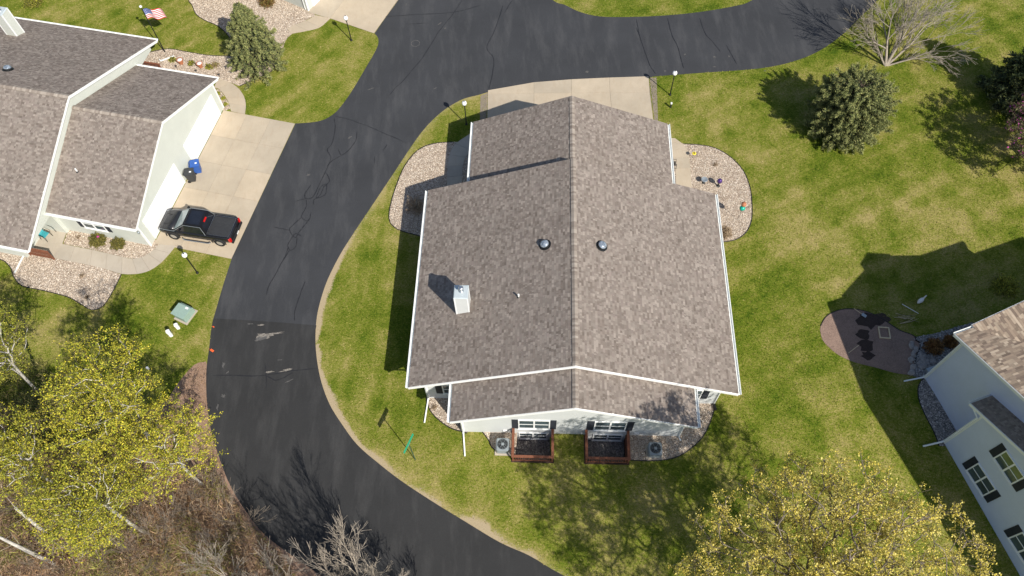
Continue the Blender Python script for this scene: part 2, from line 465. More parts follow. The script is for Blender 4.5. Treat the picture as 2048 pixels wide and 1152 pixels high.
road_poly = gxy(inner_edge + front_edge + island_edge + west_edge + west_low)
road = sheet('road', road_poly, 'asphalt_old', .008, 4.0)
new_low = [p for p in inner_edge if p[1] >= 650][::1]
new_poly = gxy(new_low + [(633, 651), (560, 645), (500, 641), (428, 637)] + [p for p in west_low if p[1] > 640])
road_new = sheet('road_resurfaced', new_poly, 'asphalt_new', .014, 4.0)

bed_px = {
 'left_of_house': cr([(905, 284), (870, 287), (845, 295), (825, 311), (808, 335), (795, 365), (783, 402), (778, 430), (781, 446), (791, 456), (806, 463), (850, 475)], 4) + [(960, 480), (960, 284)],
 'right_of_house': cr([(1368, 288), (1400, 290), (1432, 297), (1462, 315), (1486, 341), (1500, 375), (1504, 410), (1503, 440), (1492, 465), (1470, 480), (1440, 485)], 4) + [(1380, 485), (1300, 330), (1338, 276)],
 'back_left': cr([(852, 795), (861, 822), (880, 842), (903, 857), (934, 866)], 4) + [(950, 840), (950, 780), (860, 780)],
 'back_middle': cr([(962, 860), (977, 880), (984, 895), (1000, 904), (1030, 910)], 4) + [(1034, 880), (1034, 855)],
 'back_right': cr([(1256, 920), (1300, 922), (1340, 918), (1366, 908), (1390, 890), (1408, 870), (1420, 845), (1428, 818), (1427, 800)], 4) + [(1390, 790), (1340, 850), (1256, 860)],
 'west_front': cr([(-60, 500), (0, 519), (13, 526), (22, 537), (28, 554), (45, 572), (90, 582), (135, 594), (158, 606), (180, 619), (196, 618), (210, 608), (226, 583), (243, 549)], 4) + [(180, 529), (105, 512), (60, 490), (0, 470), (-60, 460)],
 'west_side': [(127, 489), (139, 450), (200, 430), (312, 480)] + cr([(320, 489), (302, 507), (285, 515), (262, 517), (225, 509), (175, 497), (127, 488)], 4),
 'west_north': cr([(285, 110), (310, 102), (340, 98), (375, 104), (420, 111), (470, 112), (520, 108), (552, 120), (546, 140), (520, 154), (480, 172)], 4) + cr([(478, 172), (455, 163), (436, 158)], 3) + [(400, 175), (270, 140)],
 'north_house': cr([(370, -40), (377, 0), (384, 10), (392, 28), (410, 41), (440, 55), (470, 85), (520, 125), (556, 118), (572, 80), (590, 64)], 4) + cr([(590, 63), (605, 45), (632, 31)], 3) + [(618, 22), (560, -20), (500, -60)],
 'west_corner': [(428, 178), (440, 180)] + cr([(448, 192), (456, 204), (461, 218)], 4) + [(447, 222)],
}
beds = {}
for k, pl in bed_px.items(): beds[k] = gxy(pl)
mulch_px = cr([(1641, 652), (1650, 636), (1665, 625), (1690, 618), (1720, 620), (1750, 630), (1775, 645), (1800, 661), (1828, 672), (1840, 690), (1832, 715), (1826, 750)], 4) + cr([(1826, 751), (1790, 746), (1750, 735), (1710, 725), (1680, 712), (1660, 697), (1645, 680), (1640, 660)], 4)
mulch_poly = gxy(mulch_px)
stone_px = cr([(1826, 752), (1830, 712), (1840, 690), (1828, 676), (1870, 667), (1900, 658), (1945, 645)], 4) + [(1990, 680), (1860, 765)]
stone_poly = gxy(stone_px)
side_px = cr([(1845, 758), (1836, 775), (1838, 800), (1850, 830), (1868, 865), (1878, 892)], 4) + [(1905, 892), (1915, 850), (1860, 765)]
side_poly = gxy(side_px)
litter_px = cr([(335, 800), (355, 768), (388, 730), (412, 723)], 3) + [p for p in west_low if 723 < p[1] < 1260] + [(600, 1400), (-400, 1400), (-400, 1010), (-60, 960), (100, 900), (250, 850)]
litter_poly = gxy(litter_px)

# ------------------------------------------------------------------ walks and driveways (outlines are in metres once surveyed)
drive_main_rows = [[(976, 181), (1068, 165), (1143, 159), (1219, 155.5), (1297, 153)], [(975.5, 189), (1068, 187), (1143, 186), (1220, 185.5), (1299, 185)], [(974, 268), (1068, 268), (1148, 268), (1228, 268), (1310, 268)]]
drive_main_poly = gxy(drive_main_rows[0] + drive_main_rows[2][::-1])
drive_west = gxy([(447, 221), (590, 247.5), (463, 518), (309, 487)])
drive_north = gxy([(612, 24), (660, 37), (748, 67), (796, 1), (838, -60), (650, -60)])
walkW_out = [(105, 516), (140, 523), (180, 531), (212, 539), (243, 548), (275, 548), (300, 541), (322, 526), (340, 507), (352, 492)]
walkW_in = [(125, 488), (150, 493), (185, 500), (215, 507), (245, 514), (265, 518), (283, 515), (297, 508), (309, 499), (318, 489)]
walkN_out = [(436, 157), (460, 165), (478, 178), (489, 195), (492, 212), (490, 229)]
walkN_in = [(428, 176), (437, 178), (445, 186), (452, 196), (458, 207), (462, 223)]
walkM_l = [(893, 378), (894, 355), (895, 333), (899, 310), (911, 288), (945, 265)]
walkM_r = [(924, 380), (925, 352), (926, 332), (932, 315), (944, 302), (960, 295)]
walkR_l = [(1336, 276), (1338, 284), (1342, 300), (1346, 316), (1350, 337), (1352, 375)]
walkR_r = [(1350, 277), (1366, 289), (1376, 302), (1379, 316), (1381, 337), (1384, 382)]
walk4_a = [(632, 31), (612, 42), (590, 50), (575, 58)]
walk4_b = [(661, 37), (640, 55), (615, 62), (582, 68)]
patio_poly = gxy([(97, 424), (139, 450), (125, 489), (104, 517), (40, 500), (50, 430)])
cover_polys = [road_poly, drive_main_poly, drive_west, drive_north, mulch_poly, stone_poly, side_poly, patio_poly] + list(beds.values())
for a, b in ((walkW_out, walkW_in), (walkN_out, walkN_in), (walkM_l, walkM_r), (walkR_l, walkR_r), (walk4_a, walk4_b)):
    cover_polys.append(gxy(cr(a, 3)) + gxy(cr(b, 3))[::-1])

# ------------------------------------------------------------------ lawn: one sheet to the horizon, tone from its own wear
MH_X, MH_YAW = 2.2802, -0.064                       # main house frame
def mh(x, y, z=0):
    c, s = math.cos(MH_YAW), math.sin(MH_YAW)
    return Vector((MH_X+x*c-y*s, x*s+y*c, z))
WELLS = [(-3.52, -1.2), (1.0, 3.46)]
WELL_Y = (14.45, 16.2)
def axis(a, b, step, far):
    e = [1, 3, 7, 15, 35, 80, 180, far]
    return np.concatenate([[a-k for k in e[::-1]], np.arange(a, b+.01, step), [b+k for k in e]])
ax, ay = axis(-50, 50, .25, 700), axis(1, 64, .25, 700)
GX, GY = np.meshgrid(ax, ay); gx, gy = GX.ravel(), GY.ravel()
road_in = gxy([p for p in inner_edge if p[1] < 1230]); road_out = gxy([p for p in west_low if p[1] < 760])
def lawn_fields(x, y):
    w = (N2(x*.25, y*.25, 3)-.5)
    lush = .475 + (N1(x*.16, y*.16, 3)-.5)*.45 + (N3(x*.8, y*.8, 5)-.5)*.8
    def stripes(ang, per, ph=0):
        c, s = math.cos(ang), math.sin(ang)
        d = -x*s+y*c + w*.8
        v = np.sin(d*2*math.pi/per+ph)*.55 + np.sin(d*2*math.pi/per*.47+1)*.35
        st_ = (N1((x*c+y*s)*.3+11, d*3.1, 4)-.5)*3.0          # wheel streaks along the mowing direction
        return v*(.3+1.2*N2((x*c+y*s)*.12+5, d*.5, 3)) + st_
    right = smooth(9, 13, x)*smooth(17, 21, y)
    lowr = smooth(9, 13, x)*(1-smooth(17, 21, y))
    strip = smooth(-15, -11, x)*(1-smooth(-3.5, -1.5, x))*smooth(15, 18, y)*(1-smooth(40, 42, y))
    west = 1-smooth(-16, -13, x)
    north = smooth(41, 45, y)
    st = right*stripes(math.radians(24), 1.9)*.105 + lowr*stripes(math.radians(-62), 1.8)*.09 + strip*stripes(math.radians(84), 1.5)*.10
    st = st + west*(1-north)*stripes(math.radians(63), 1.7)*.085 + west*north*stripes(math.radians(45), 1.8)*.10
    lush = lush + st
    d_in = dist_line(x, y, road_in); d_out = dist_line(x, y, road_out)
    wob = N3(x*.6+40, y*.6, 4)
    yy = smooth(13, 16, y)*(1-smooth(28, 33, y))
    dirt = (1-smooth(.05, 1.25*(.02+wob*1.15), d_in))*(.42+.62*yy) + (1-smooth(.1, .4, d_out))*.3
    low = smooth(7, 10, y)*(1-smooth(14, 17, y))*smooth(-9, -6, x)*(1-smooth(0, 3, x))
    dirt = dirt + low*(1-smooth(.2, 2.6, d_in))*smooth(.42, .68, N1(x*.5+3, y*.5, 4))*.62
    # worn strip beside the road at the west
    return np.clip(lush - .15*(1-smooth(.2, 1.4, np.minimum(d_in, d_out))), 0, 1), np.clip(dirt, 0, 1)
lush, dirt = lawn_fields(gx, gy)
nx, ny = len(ax), len(ay)
I = np.arange(nx*ny).reshape(ny, nx)
Fq = np.stack([I[:-1, :-1], I[:-1, 1:], I[1:, 1:], I[1:, :-1]], -1).reshape(-1, 4)
ccx, ccy = gx[Fq].mean(1), gy[Fq].mean(1)
keep = np.ones(len(Fq), bool)
cM, sM = math.cos(MH_YAW), math.sin(MH_YAW)
lx = (ccx-MH_X)*cM+ccy*sM; ly = -(ccx-MH_X)*sM+ccy*cM
for a, b in WELLS:
    keep &= ~((lx > a-.02) & (lx < b+.02) & (ly > WELL_Y[0]-.02) & (ly < WELL_Y[1]+.3))
V = np.stack([gx, gy, hgt(gx, gy)], 1)
lawn = soup('lawn', V, Fq[keep], None, 'lawn', None, 'structure')
for nm, arr in (('lush', lush), ('dirt', dirt)):
    a = lawn.data.attributes.new(nm, 'FLOAT', 'POINT'); a.data.foreach_set('value', arr.astype(np.float32))
lawn.data.shade_smooth()

sheet('leaf_litter_ground', litter_poly, 'leaf_litter', .004, 2.5)
# gravel beds with edging and loose stones
def stones(poly, dens, pal, parent, seed, smin=.02, smax=.05, z0=.02):
    rng = np.random.default_rng(seed)
    P = np.array([p[:2] for p in poly]); lo, hi = P.min(0), P.max(0)
    n = int((hi-lo).prod()*dens); x = rng.uniform(lo[0], hi[0], n); y = rng.uniform(lo[1], hi[1], n)
    ok = inside(x, y, poly)
    lx = (x-MH_X)*cM+y*sM; ly = -(x-MH_X)*sM+y*cM
    ok &= ~((np.abs(lx) < 9) & (ly > 18.6) & (ly < 32)) & ~((np.abs(lx) < 6.2) & (ly > 32) & (ly < 38)) & ~((np.abs(lx) < 6.6) & (ly > 16.3) & (ly < 19))
    for a, b in WELLS: ok &= ~((lx > a) & (lx < b) & (ly > WELL_Y[0]) & (ly < 17))
    x, y = x[ok], y[ok]; n = len(x)
    base = np.array([(1,0,0),(0,1,0),(-1,0,0),(0,-1,0),(0,0,1.0)])
    r = rng.uniform(smin, smax, (n, 1, 1)); V = base[None]*r*rng.uniform(.7, 1.35, (n, 5, 3))
    V[:, :, 2] *= .75
    a = rng.uniform(0, 6.28, n); c, s = np.cos(a)[:, None], np.sin(a)[:, None]
    X = V[:, :, 0]*c*1.25-V[:, :, 1]*s+x[:, None]; Y = V[:, :, 0]*s*1.25+V[:, :, 1]*c+y[:, None]; Z = V[:, :, 2]+z0+hgt(x, y)[:, None]
    VV = np.stack([X, Y, Z], 2).reshape(-1, 3)
    F = np.array([(0,1,4),(1,2,4),(2,3,4),(3,0,4)]); FF = (F[None]+5*np.arange(n)[:, None, None]).reshape(-1, 3)
    pal = np.array(pal); cc = pal[rng.integers(0, len(pal), n)]*rng.uniform(.75, 1.2, (n, 1))
    return soup('gravel_stones', VV, FF, np.repeat(cc, 4, 0), 'stone', parent, 'stuff')
WARM = [(.66, .57, .47), (.72, .64, .54), (.58, .48, .38), (.48, .38, .29), (.76, .7, .61), (.62, .51, .42), (.26, .2, .16), (.68, .57, .44), (.2, .16, .13)]
COLD = [(.4, .39, .38), (.3, .29, .29), (.5, .49, .48), (.2, .19, .19), (.36, .32, .3)]
open_edge = {'left_of_house': 45, 'right_of_house': 41, 'back_left': 17, 'back_middle': 17, 'back_right': 33, 'west_front': 53, 'north_house': 33, 'west_north': 41}
for i, (k, pl) in enumerate(beds.items()):
    b = sheet('gravel_bed', pl, 'gravel', .010, 2.0)
    stones(pl, 190, WARM, b, 50+i, .016, .036)
    if k in open_edge:
        ln = pl[:open_edge[k]]
        e = MB(); e.tube([(p[0], p[1], .02) for p in ln], .035, 5); e.build('edging', 'edging', b)
sb = sheet('stone_bed', stone_poly, 'gravel_grey', .02, .6); stones(stone_poly, 130, COLD, sb, 70, .025, .06, .03)
sb2 = sheet('gravel_bed', side_poly, 'gravel_grey', .02, .6); stones(side_poly, 140, [(.5, .45, .42), (.4, .36, .33), (.3, .27, .25), (.6, .55, .52)], sb2, 71, .02, .045, .03)
MB().tube([(p[0], p[1], float(hgt(*p))+.02) for p in side_poly[:21]], .035, 5).build('edging', 'edging', sb2)
mu = sheet('mulch_bed', mulch_poly, 'mulch', .02, .6)
MB().tube([(p[0], p[1], float(hgt(*p))+.02) for p in mulch_poly[:45]], .03, 5).build('edging', 'edging', mu)
# turned-over dark earth on the mulch
rngm = np.random.default_rng(4)
for cpx, r in (((1742, 640), 1.0), ((1732, 690), .7), ((1735, 712), .5), ((1765, 636), .6), ((1728, 668), .6)):
    c = at(*cpx); n = 14
    pl = [(c.x+math.cos(6.283*k/n)*r*rngm.uniform(.45, 1.1), c.y+math.sin(6.283*k/n)*r*rngm.uniform(.35, .8)) for k in range(n)]
    if 'earth_dark' not in M: soil('earth_dark', (.035, .026, .023), (.06, .043, .037), (.09, .066, .055))
    sheet('dug_soil', pl, 'earth_dark', .026+.002*rngm.random(), .4, None, mu)

# driveways: a base with its slabs
d1 = sheet('driveway', drive_main_poly, 'soil_tan', .012, 3); d1['label'] = 'tan concrete driveway'
R = [[tuple(at(*p)[:2]) for p in row] for row in drive_main_rows]
for j in range(2):
    for i in range(4): slab('slab', [R[j][i], R[j][i+1], R[j+1][i+1], R[j+1][i]], .035, 'concrete', d1)
d2 = sheet('driveway', drive_west, 'soil_tan', .012, 3)
quad_slabs(drive_west, 3, 5, 'concrete', d2)
d3 = sheet('driveway', drive_north, 'soil_tan', .012, 3)
P4 = gxy([(612, 24), (660, 37), (748, 67)]); Q4 = gxy([(655, -60), (735, -60), (838, -60)])
for i in range(2):
    for j in range(2):
        m = lambda a, b, t: (a[0]+(b[0]-a[0])*t, a[1]+(b[1]-a[1])*t)
        slab('slab', [m(P4[i], Q4[i], j/2), m(P4[i+1], Q4[i+1], j/2), m(P4[i+1], Q4[i+1], (j+1)/2), m(P4[i], Q4[i], (j+1)/2)], .035, 'concrete', d3)
for a, b, mt in ((walkW_out, walkW_in, 'concrete_grey'), (walkN_out, walkN_in, 'concrete'), (walkM_l, walkM_r, 'concrete_grey'), (walkR_l, walkR_r, 'concrete'), (walk4_a, walk4_b, 'concrete')):
    wk = sheet('footpath', gxy(cr(a, 3)) + gxy(cr(b, 3))[::-1], 'soil_tan', .016, 2)
    strip_slabs(a, b, mt, wk)
pt = sheet('patio', patio_poly, 'edging', .016, 2); slab('slab', patio_poly, .05, 'concrete_grey', pt)
sheet('gravel_strip', gxy([(1299, 156), (1313, 155), (1316, 240), (1316, 262), (1311, 262), (1306, 215)]), 'soil_tan', .007, 2)
sheet('gravel_strip', gxy([(961, 192), (975, 186), (973, 240), (960, 240)]), 'soil_tan', .007, 2)

# sealed cracks, scuffs and marks on the asphalt
cracks = [
 [(925, 0), (905, 30), (880, 62), (860, 92), (843, 118), (822, 145), (805, 163), (790, 177), (780, 192)],
 [(672, 232), (700, 240), (740, 255), (770, 268), (815, 285)], [(668, 238), (670, 258), (665, 288), (655, 300), (662, 318), (650, 345), (640, 365), (628, 392), (612, 398), (610, 388), (622, 370)],
 [(715, 262), (712, 280), (700, 298), (684, 310), (676, 298)], [(684, 310), (665, 320), (655, 333)], [(652, 345), (658, 362), (648, 375), (640, 390), (633, 395), (640, 375), (652, 366)],
 [(655, 368), (652, 388), (640, 395), (628, 400), (626, 410)], [(612, 398), (590, 402)], [(614, 400), (612, 415), (603, 433), (612, 440), (620, 437), (622, 425)],
 [(620, 438), (608, 450), (598, 465), (590, 475), (580, 460), (586, 450), (603, 436)], [(580, 460), (548, 455)], [(603, 473), (592, 468), (583, 478), (576, 492), (582, 500), (592, 492), (594, 476)],
 [(576, 494), (572, 510), (560, 530), (550, 552), (538, 572), (533, 590)], [(580, 500), (568, 520)], [(611, 562), (600, 590), (590, 622), (588, 640)],
 [(428, 752), (470, 750), (510, 752), (545, 748), (580, 742), (632, 738)], [(530, 728), (534, 760), (532, 778)], [(534, 752), (552, 760), (570, 755), (585, 745)],
 [(1272, 38), (1280, 75), (1290, 105), (1300, 130), (1312, 147)], [(1273, 55), (1283, 88)], [(1336, 36), (1345, 70), (1356, 95), (1363, 120), (1367, 138)],
 [(1398, 36), (1410, 65), (1425, 85), (1440, 103)], [(1451, 90), (1462, 108), (1473, 128)],
 [(1005, 12), (990, 60), (975, 95), (985, 115), (988, 130), (982, 160), (978, 178)], [(1025, 0), (1010, 25)], [(760, 35), (820, 30), (905, 25), (960, 12)], [(815, 48), (855, 45)],
 [(775, 290), (765, 302)], [(748, 312), (750, 328)],
]
rngc = random.Random(9)
for i, c in enumerate(cracks):
    ln = gxy(cr([(x+rngc.uniform(-1.2, 1.2), y+rngc.uniform(-1.2, 1.2)) for x, y in c], 5))
    ln = [(p[0]+rngc.uniform(-.015, .015), p[1]+rngc.uniform(-.015, .015)) for p in ln]
    ribbon('crack_seal', ln, .04 if i < 2 else .05, .021+.0004*(i % 7), 'crack_seal', road if c[0][1] < 640 else road_new, .45, i)
def splat(cx, cy, rx, ry, ang, mat, par, seed):
    r = random.Random(seed); c = at(cx, cy); ca, sa = math.cos(ang), math.sin(ang); n = 16
    pl = []
    for k in range(n):
        a = 2*math.pi*k/n; q = r.uniform(.35, 1.1)
        x, y = rx*math.cos(a)*q, ry*math.sin(a)*q; pl.append((c.x+x*ca-y*sa, c.y+x*sa+y*ca))
    sheet('scuff', pl, mat, .0185+.0003*(seed % 6), 1, None, par)
for i, s in enumerate([(528, 672, .7, .28, 0), (545, 668, .9, .12, .1), (520, 678, .45, .2, .3), (522, 650, .35, .08, 0), (540, 744, .35, .12, .2), (572, 741, .5, .1, .2), (578, 762, .35, .05, .45),
                       (455, 745, .25, .06, .8), (447, 730, .12, .3, 0), (447, 792, .2, .15, 0), (500, 648, .3, .04, 0), (435, 815, .08, .3, 0), (560, 720, .2, .04, 0)]):
    splat(*s, 'scuff' if i in (0, 1, 3, 4, 5) else 'scuff_faint', road_new, i)
for i, s in enumerate([(1330, 142, .12, .12, 0), (1429, 114, .16, .16, 0), (1370, 109, .13, .12, 0), (1458, 113, .1, .1, 0), (1428, 134, .2, .05, 0), (1174, 144, .16, .14, 0), (890, 57, .1, .1, 0),
                       (742, 178, .45, .05, .4), (870, 177, .25, .05, .6), (700, 275, .3, .1, .6), (617, 350, .2, .12, .5), (880, 47, .35, .06, .7), (812, 10, .06, .2, -.4), (1530, 142, .2, .04, 0)]):
    splat(*s, 'scuff_faint', road, 30+i)
# drain cover ring in the road
c = at(831, 87); ribbon('manhole_rim', [(c.x+.36*math.cos(a*.26), c.y+.36*math.sin(a*.26)) for a in range(25)], .05, .012, 'scuff_faint', road, .3, 2)

# ------------------------------------------------------------------ houses
SH_PAL = np.array([(.178, .147, .126), (.203, .17, .147), (.225, .19, .164), (.243, .208, .18), (.266, .228, .198), (.214, .178, .157)])
SH_TAN = np.array([1.12, 1.09, 1.0])*np.array([(.36, .29, .235), (.30, .235, .19), (.24, .19, .155), (.40, .33, .27), (.2, .155, .13), (.33, .262, .21)])
def shingles(parent, o, along, up, L, S, seed, pal=SH_PAL, T=None, tab=.19, expo=.145):
    """laminated shingles: every tab a raised wedge, laid course by course up one slope"""
    rng = np.random.default_rng(seed)
    o, along, up = Vector(o), Vector(along).normalized(), Vector(up).normalized()
    nrm = along.cross(up).normalized()
    if nrm.z < 0: nrm = -nrm
    n = int(S/expo); A0, A1, C, K = [], [], [], []
    for i in range(n):
        m = int(L/tab*1.4)+4
        w = np.where(rng.random(m) < .45, rng.uniform(.4, .75, m), rng.uniform(.75, 1.6, m))*tab; e = np.concatenate([[0], np.cumsum(w)])-rng.uniform(0, tab)
        e = np.clip(e, 0, L); k = e[1:]-e[:-1] > .02
        A0.append(e[:-1][k]); A1.append(e[1:][k]); C.append(np.full(k.sum(), i)); K.append(rng.integers(0, 2, k.sum()))
    a0, a1, ci, kk = map(np.concatenate, (A0, A1, C, K)); N = len(a0)
    s0 = ci*expo+rng.uniform(-.006, .006, N); s1 = np.minimum((ci+1)*expo+.02, S)
    t0 = .009+.006*kk
    O, al, u, nn = (np.array(v) for v in (o, along, up, nrm))
    def P(a, s, t): return O+a[:, None]*al+s[:, None]*u+t[:, None]*nn
    zz = np.zeros(N)+.001
    V = np.stack([P(a0, s0, t0), P(a1, s0, t0), P(a1, s1, zz+.004), P(a0, s1, zz+.004), P(a0, s0, zz), P(a1, s0, zz)], 1).reshape(-1, 3)
    if T is not None:
        R = np.array(T.to_3x3()); V = V @ R.T + np.array(T.translation)
    flip = np.dot(np.cross(al, u), nn) < 0
    F = np.array([(0, 1, 2, 3), (4, 5, 1, 0)])
    if flip: F = F[:, ::-1]
    FF = (F[None]+6*np.arange(N)[:, None, None]).reshape(-1, 4)
    patch = Noise(seed+9)(a0*.9+30, s0*.9, 3)
    idx = np.clip((rng.random(N)*.9+patch*.2)*len(pal)-.5, 0, len(pal)-1).astype(int)
    cc = pal[idx]*(.89+.22*rng.random((N, 1)))*np.where(kk[:, None] == 1, 1.08, .92)*(.94+.12*patch[:, None])
    return soup('shingles', V, FF, np.repeat(cc, 2, 0), 'shingle', parent, 'stuff')
RIDGE_MESH = {}
def ridge_mesh(slope):
    k = round(slope, 2)
    if k not in RIDGE_MESH:
        w, t, l = .175, .03, .235
        vs = []
        for y, h in ((0, .05), (l, .03)):
            vs += [(-w, y, h-w*k), (0, y, h+.006), (w, y, h-w*k), (w, y, h-w*k-t), (0, y, h-t), (-w, y, h-w*k-t)]
        me = bpy.data.meshes.new('ridge_cap')
        me.from_pydata(vs, [], [(0, 6, 7, 1), (1, 7, 8, 2), (0, 1, 4, 5), (1, 2, 3, 4), (2, 8, 9, 3), (0, 5, 11, 6)][::1])
        bm = bmesh.new(); bm.from_mesh(me); bmesh.ops.recalc_face_normals(bm, faces=bm.faces[:]); bm.to_mesh(me); bm.free()
        me.materials.append(M['ridge_shingle']); RIDGE_MESH[k] = me
    return RIDGE_MESH[k]
def gable_roof(house, w, y0, y1, ze, zr, seed, T=None, cx=0.0, pal=SH_PAL, caps=True, gut=(True, True), rake=(True, True), capy=None, tab=.19):
    """one gable roof: deck with soffit, shingles, ridge caps, rake boards, gutters. Ridge along y."""
    k = (zr-ze)/w; th = .17
    T0 = Matrix.Translation((cx, 0, 0)) if T is None else T @ Matrix.Translation((cx, 0, 0))
    d = MB(T0).prism([(-w, ze-.004), (0, zr-.004), (w, ze-.004), (w, ze-th), (0, zr-th), (-w, ze-th)], y0+.03, y1-.03, 'y')
    roof = d.build('roof', 'trim', house)
    S = math.hypot(w, zr-ze)
    shingles(roof, (-w-.02, y0, ze-.02*k), (0, 1, 0), (w, 0, zr-ze), y1-y0, S, seed, pal, T0, tab)
    shingles(roof, (w+.02, y0, ze-.02*k), (0, 1, 0), (-w, 0, zr-ze), y1-y0, S, seed+1, pal, T0, tab)
    if caps:
        me = ridge_mesh(k); a, b = capy or (y0, y1)
        n = int((b-a)/.145); rg = random.Random(seed)
        for i in range(n):
            o = link(bpy.data.objects.new('ridge_cap', me)); o.parent = roof
            o.matrix_local = T0 @ Matrix.Translation((rg.uniform(-.004, .004), a+i*.145, zr+.012+rg.uniform(0, .004)))
    for e, (yy, on) in enumerate(zip((y0, y1), rake)):
        if not on: continue
        ya, yb = (yy-.045, yy+.028) if e == 0 else (yy-.034, yy-.006)
        for s in (-1, 1):
            MB(T0).prism([(s*(w+.03), ze-.015-.03*k), (0, zr-.015), (0, zr-.235), (s*(w+.03), ze-.235-.03*k)], ya, yb, 'y').build('rake_board', 'trim', roof)
    for s, on in zip((-1, 1), gut):
        if not on: continue
        g = MB(T0); x = s*(w+.02)
        prof = [(x, ze-.05), (x, ze-.15), (x+s*.12, ze-.15), (x+s*.19, ze-.07), (x+s*.19, ze-.035), (x+s*.15, ze-.035), (x+s*.15, ze-.065), (x+s*.11, ze-.128), (x+s*.02, ze-.128), (x+s*.02, ze-.05)]
        g.prism(prof, y0-.01, y1+.01, 'y').build('gutter', 'gutter_white', roof)
    return roof
def gable_walls(house, w, y0, y1, zt, k, mat, z0=-.3, T=None, cx=0.0, name='wall'):
    """walls under a gable; zt = wall top at the ridge, k = roof slope"""
    T0 = Matrix.Translation((cx, 0, 0)) if T is None else T @ Matrix.Translation((cx, 0, 0))
    return MB(T0).prism([(-w, z0), (w, z0), (w, zt-k*w), (0, zt), (-w, zt-k*w)], y0, y1, 'y').build(name, mat, house)
def fT(o, xa, n):
    """frame on a wall: x along the wall, y out of the wall, z up"""
    xa, n = Vector(xa), Vector(n)
    return Matrix(((xa.x, n.x, 0, o[0]), (xa.y, n.y, 0, o[1]), (xa.z, n.z, 1, o[2]), (0, 0, 0, 1)))
def window(house, T, x0, x1, z0, z1, leaves=2, shut=True, pane2=None, sw=.38, hung=True):
    """double window: frame ring, mullion, sashes, panes, sill; shutters as their own parts"""
    f = .07
    fr = MB(T); fr.box((x0, 0, z0), (x0+f, .06, z1)).box((x1-f, 0, z0), (x1, .06, z1)).box((x0+f, 0, z1-f), (x1-f, .058, z1)).box((x0+f, 0, z0), (x1-f, .058, z0+f))
    win = fr.build('window', 'trim', house)
    ww = (x1-x0-2*f)/leaves
    for i in range(leaves):
        a = x0+f+i*ww; b = a+ww
        zm = (z0+z1)/2
        MB(T).box((a+.005, .004, z0+f), (b-.005, .018, zm)).build('pane', 'window_glass', win)
        MB(T).box((a+.005, .004, zm), (b-.005, .024, z1-f)).build('pane', pane2 or 'window_glass', win)
        s = MB(T); s.box((a, .0, zm-.03), (b, .04, zm+.03))
        if i: s.box((a-.05, 0, z0+f), (a+.05, .052, z1-f))
        s.build('sash_bar', 'trim', win)
    MB(T).box((x0-.04, 0, z0-.05), (x1+.04, .09, z0-.002)).build('sill', 'trim', win)
    if shut:
        for a, b in ((x0-sw-.02, x0-.02), (x1+.02, x1+sw+.02)):
            s = MB(T).box((a, 0, z0-.02), (b, .03, z1+.02))
            sh = s.build('shutter', 'shutter', house)
            n = 10
            lv = MB(T)
            for q in range(n):
                zz = z0+.05+(z1-z0-.1)*q/n
                lv.box((a+.04, .03, zz), (b-.04, .042, zz+(z1-z0-.1)/n*.62))
            lv.build('louvre', 'shutter', sh)
    return win
def garage_door(house, T, x0, x1, z1):
    d = MB(T).box((x0, .0, 0), (x1, .02, z1)).build('garage_door', 'garage_white', house)
    n = 4
    for i in range(n):
        MB(T).box((x0+.03, .02, z1*i/n+.02), (x1-.03, .045, z1*(i+1)/n-.012)).build('panel', 'garage_white', d)
    t = MB(T).box((x0-.1, 0, 0), (x0, .06, z1+.1)).box((x1, 0, 0), (x1+.1, .06, z1+.1)).box((x0, 0, z1), (x1, .058, z1+.1))
    t.build('door_trim', 'trim', d)
    return d
def downspout(house, path, name='downspout', r=.045):
    return MB().tube(path, r, 4).build(name, 'gutter_white', house)
def chimney(house, x0, x1, y0, y1, z0, z1, mat):
    ch = MB().box((x0, y0, z0), (x1, y1, z1)).build('chimney', mat, house)
    c = .05
    tr = MB()
    for a in (x0, x1):
        for b in (y0, y1):
            sx = -1 if a == x0 else 1; sy = -1 if b == y0 else 1
            tr.box((min(a+sx*.012, a-sx*.07), min(b+sy*.012, b-sy*.07), z0), (max(a+sx*.012, a-sx*.07), max(b+sy*.012, b-sy*.07), z1-.01))
    tr.build('corner_board', 'trim', ch)
    MB().frus(((x0+x1)/2, (y0+y1)/2), z1, z1+.06, (x1-x0)/2+.03, (y1-y0)/2+.03, (x1-x0)/2-.02, (y1-y0)/2-.02).build('chimney_cap', 'chimney_cap', ch)
    fl = MB().lathe(((x0+x1)/2, (y0+y1)/2+.05, z1+.05), [(.17, 0), (.16, .04), (.10, .05), (.10, .28), (.17, .29), (.17, .36), (.1, .42)], 14)
    fl.build('flue', 'steel', ch, True)
def sun_tube(house, x, y, z, nx, k):
    """domed roof light; nx = sign of the slope side"""
    a = math.atan(k)*nx
    T = Matrix.Translation((x, y, z)) @ Matrix.Rotation(a, 4, 'Y')
    r = MB(T).lathe((0, 0, -.04), [(.40, 0), (.40, .055), (.31, .07), (.31, .17), (.28, .18)], 20).build('roof_light', 'black_metal', house)
    MB(T).lathe((0, 0, .13), [(.29, 0), (.275, .06), (.22, .13), (.12, .18), (.02, .195)], 20).build('dome', 'dome', r, True)
def vent_pipe(house, x, y, z):
    p = MB().lathe((x, y, z-.1), [(.055, 0), (.055, .42), (.04, .42)], 10).build('vent_pipe', 'label_white', house)
    MB().lathe((x, y, z-.06), [(.16, -.06), (.09, .08), (.06, .12)], 10).build('pipe_boot', 'black_plastic', p)
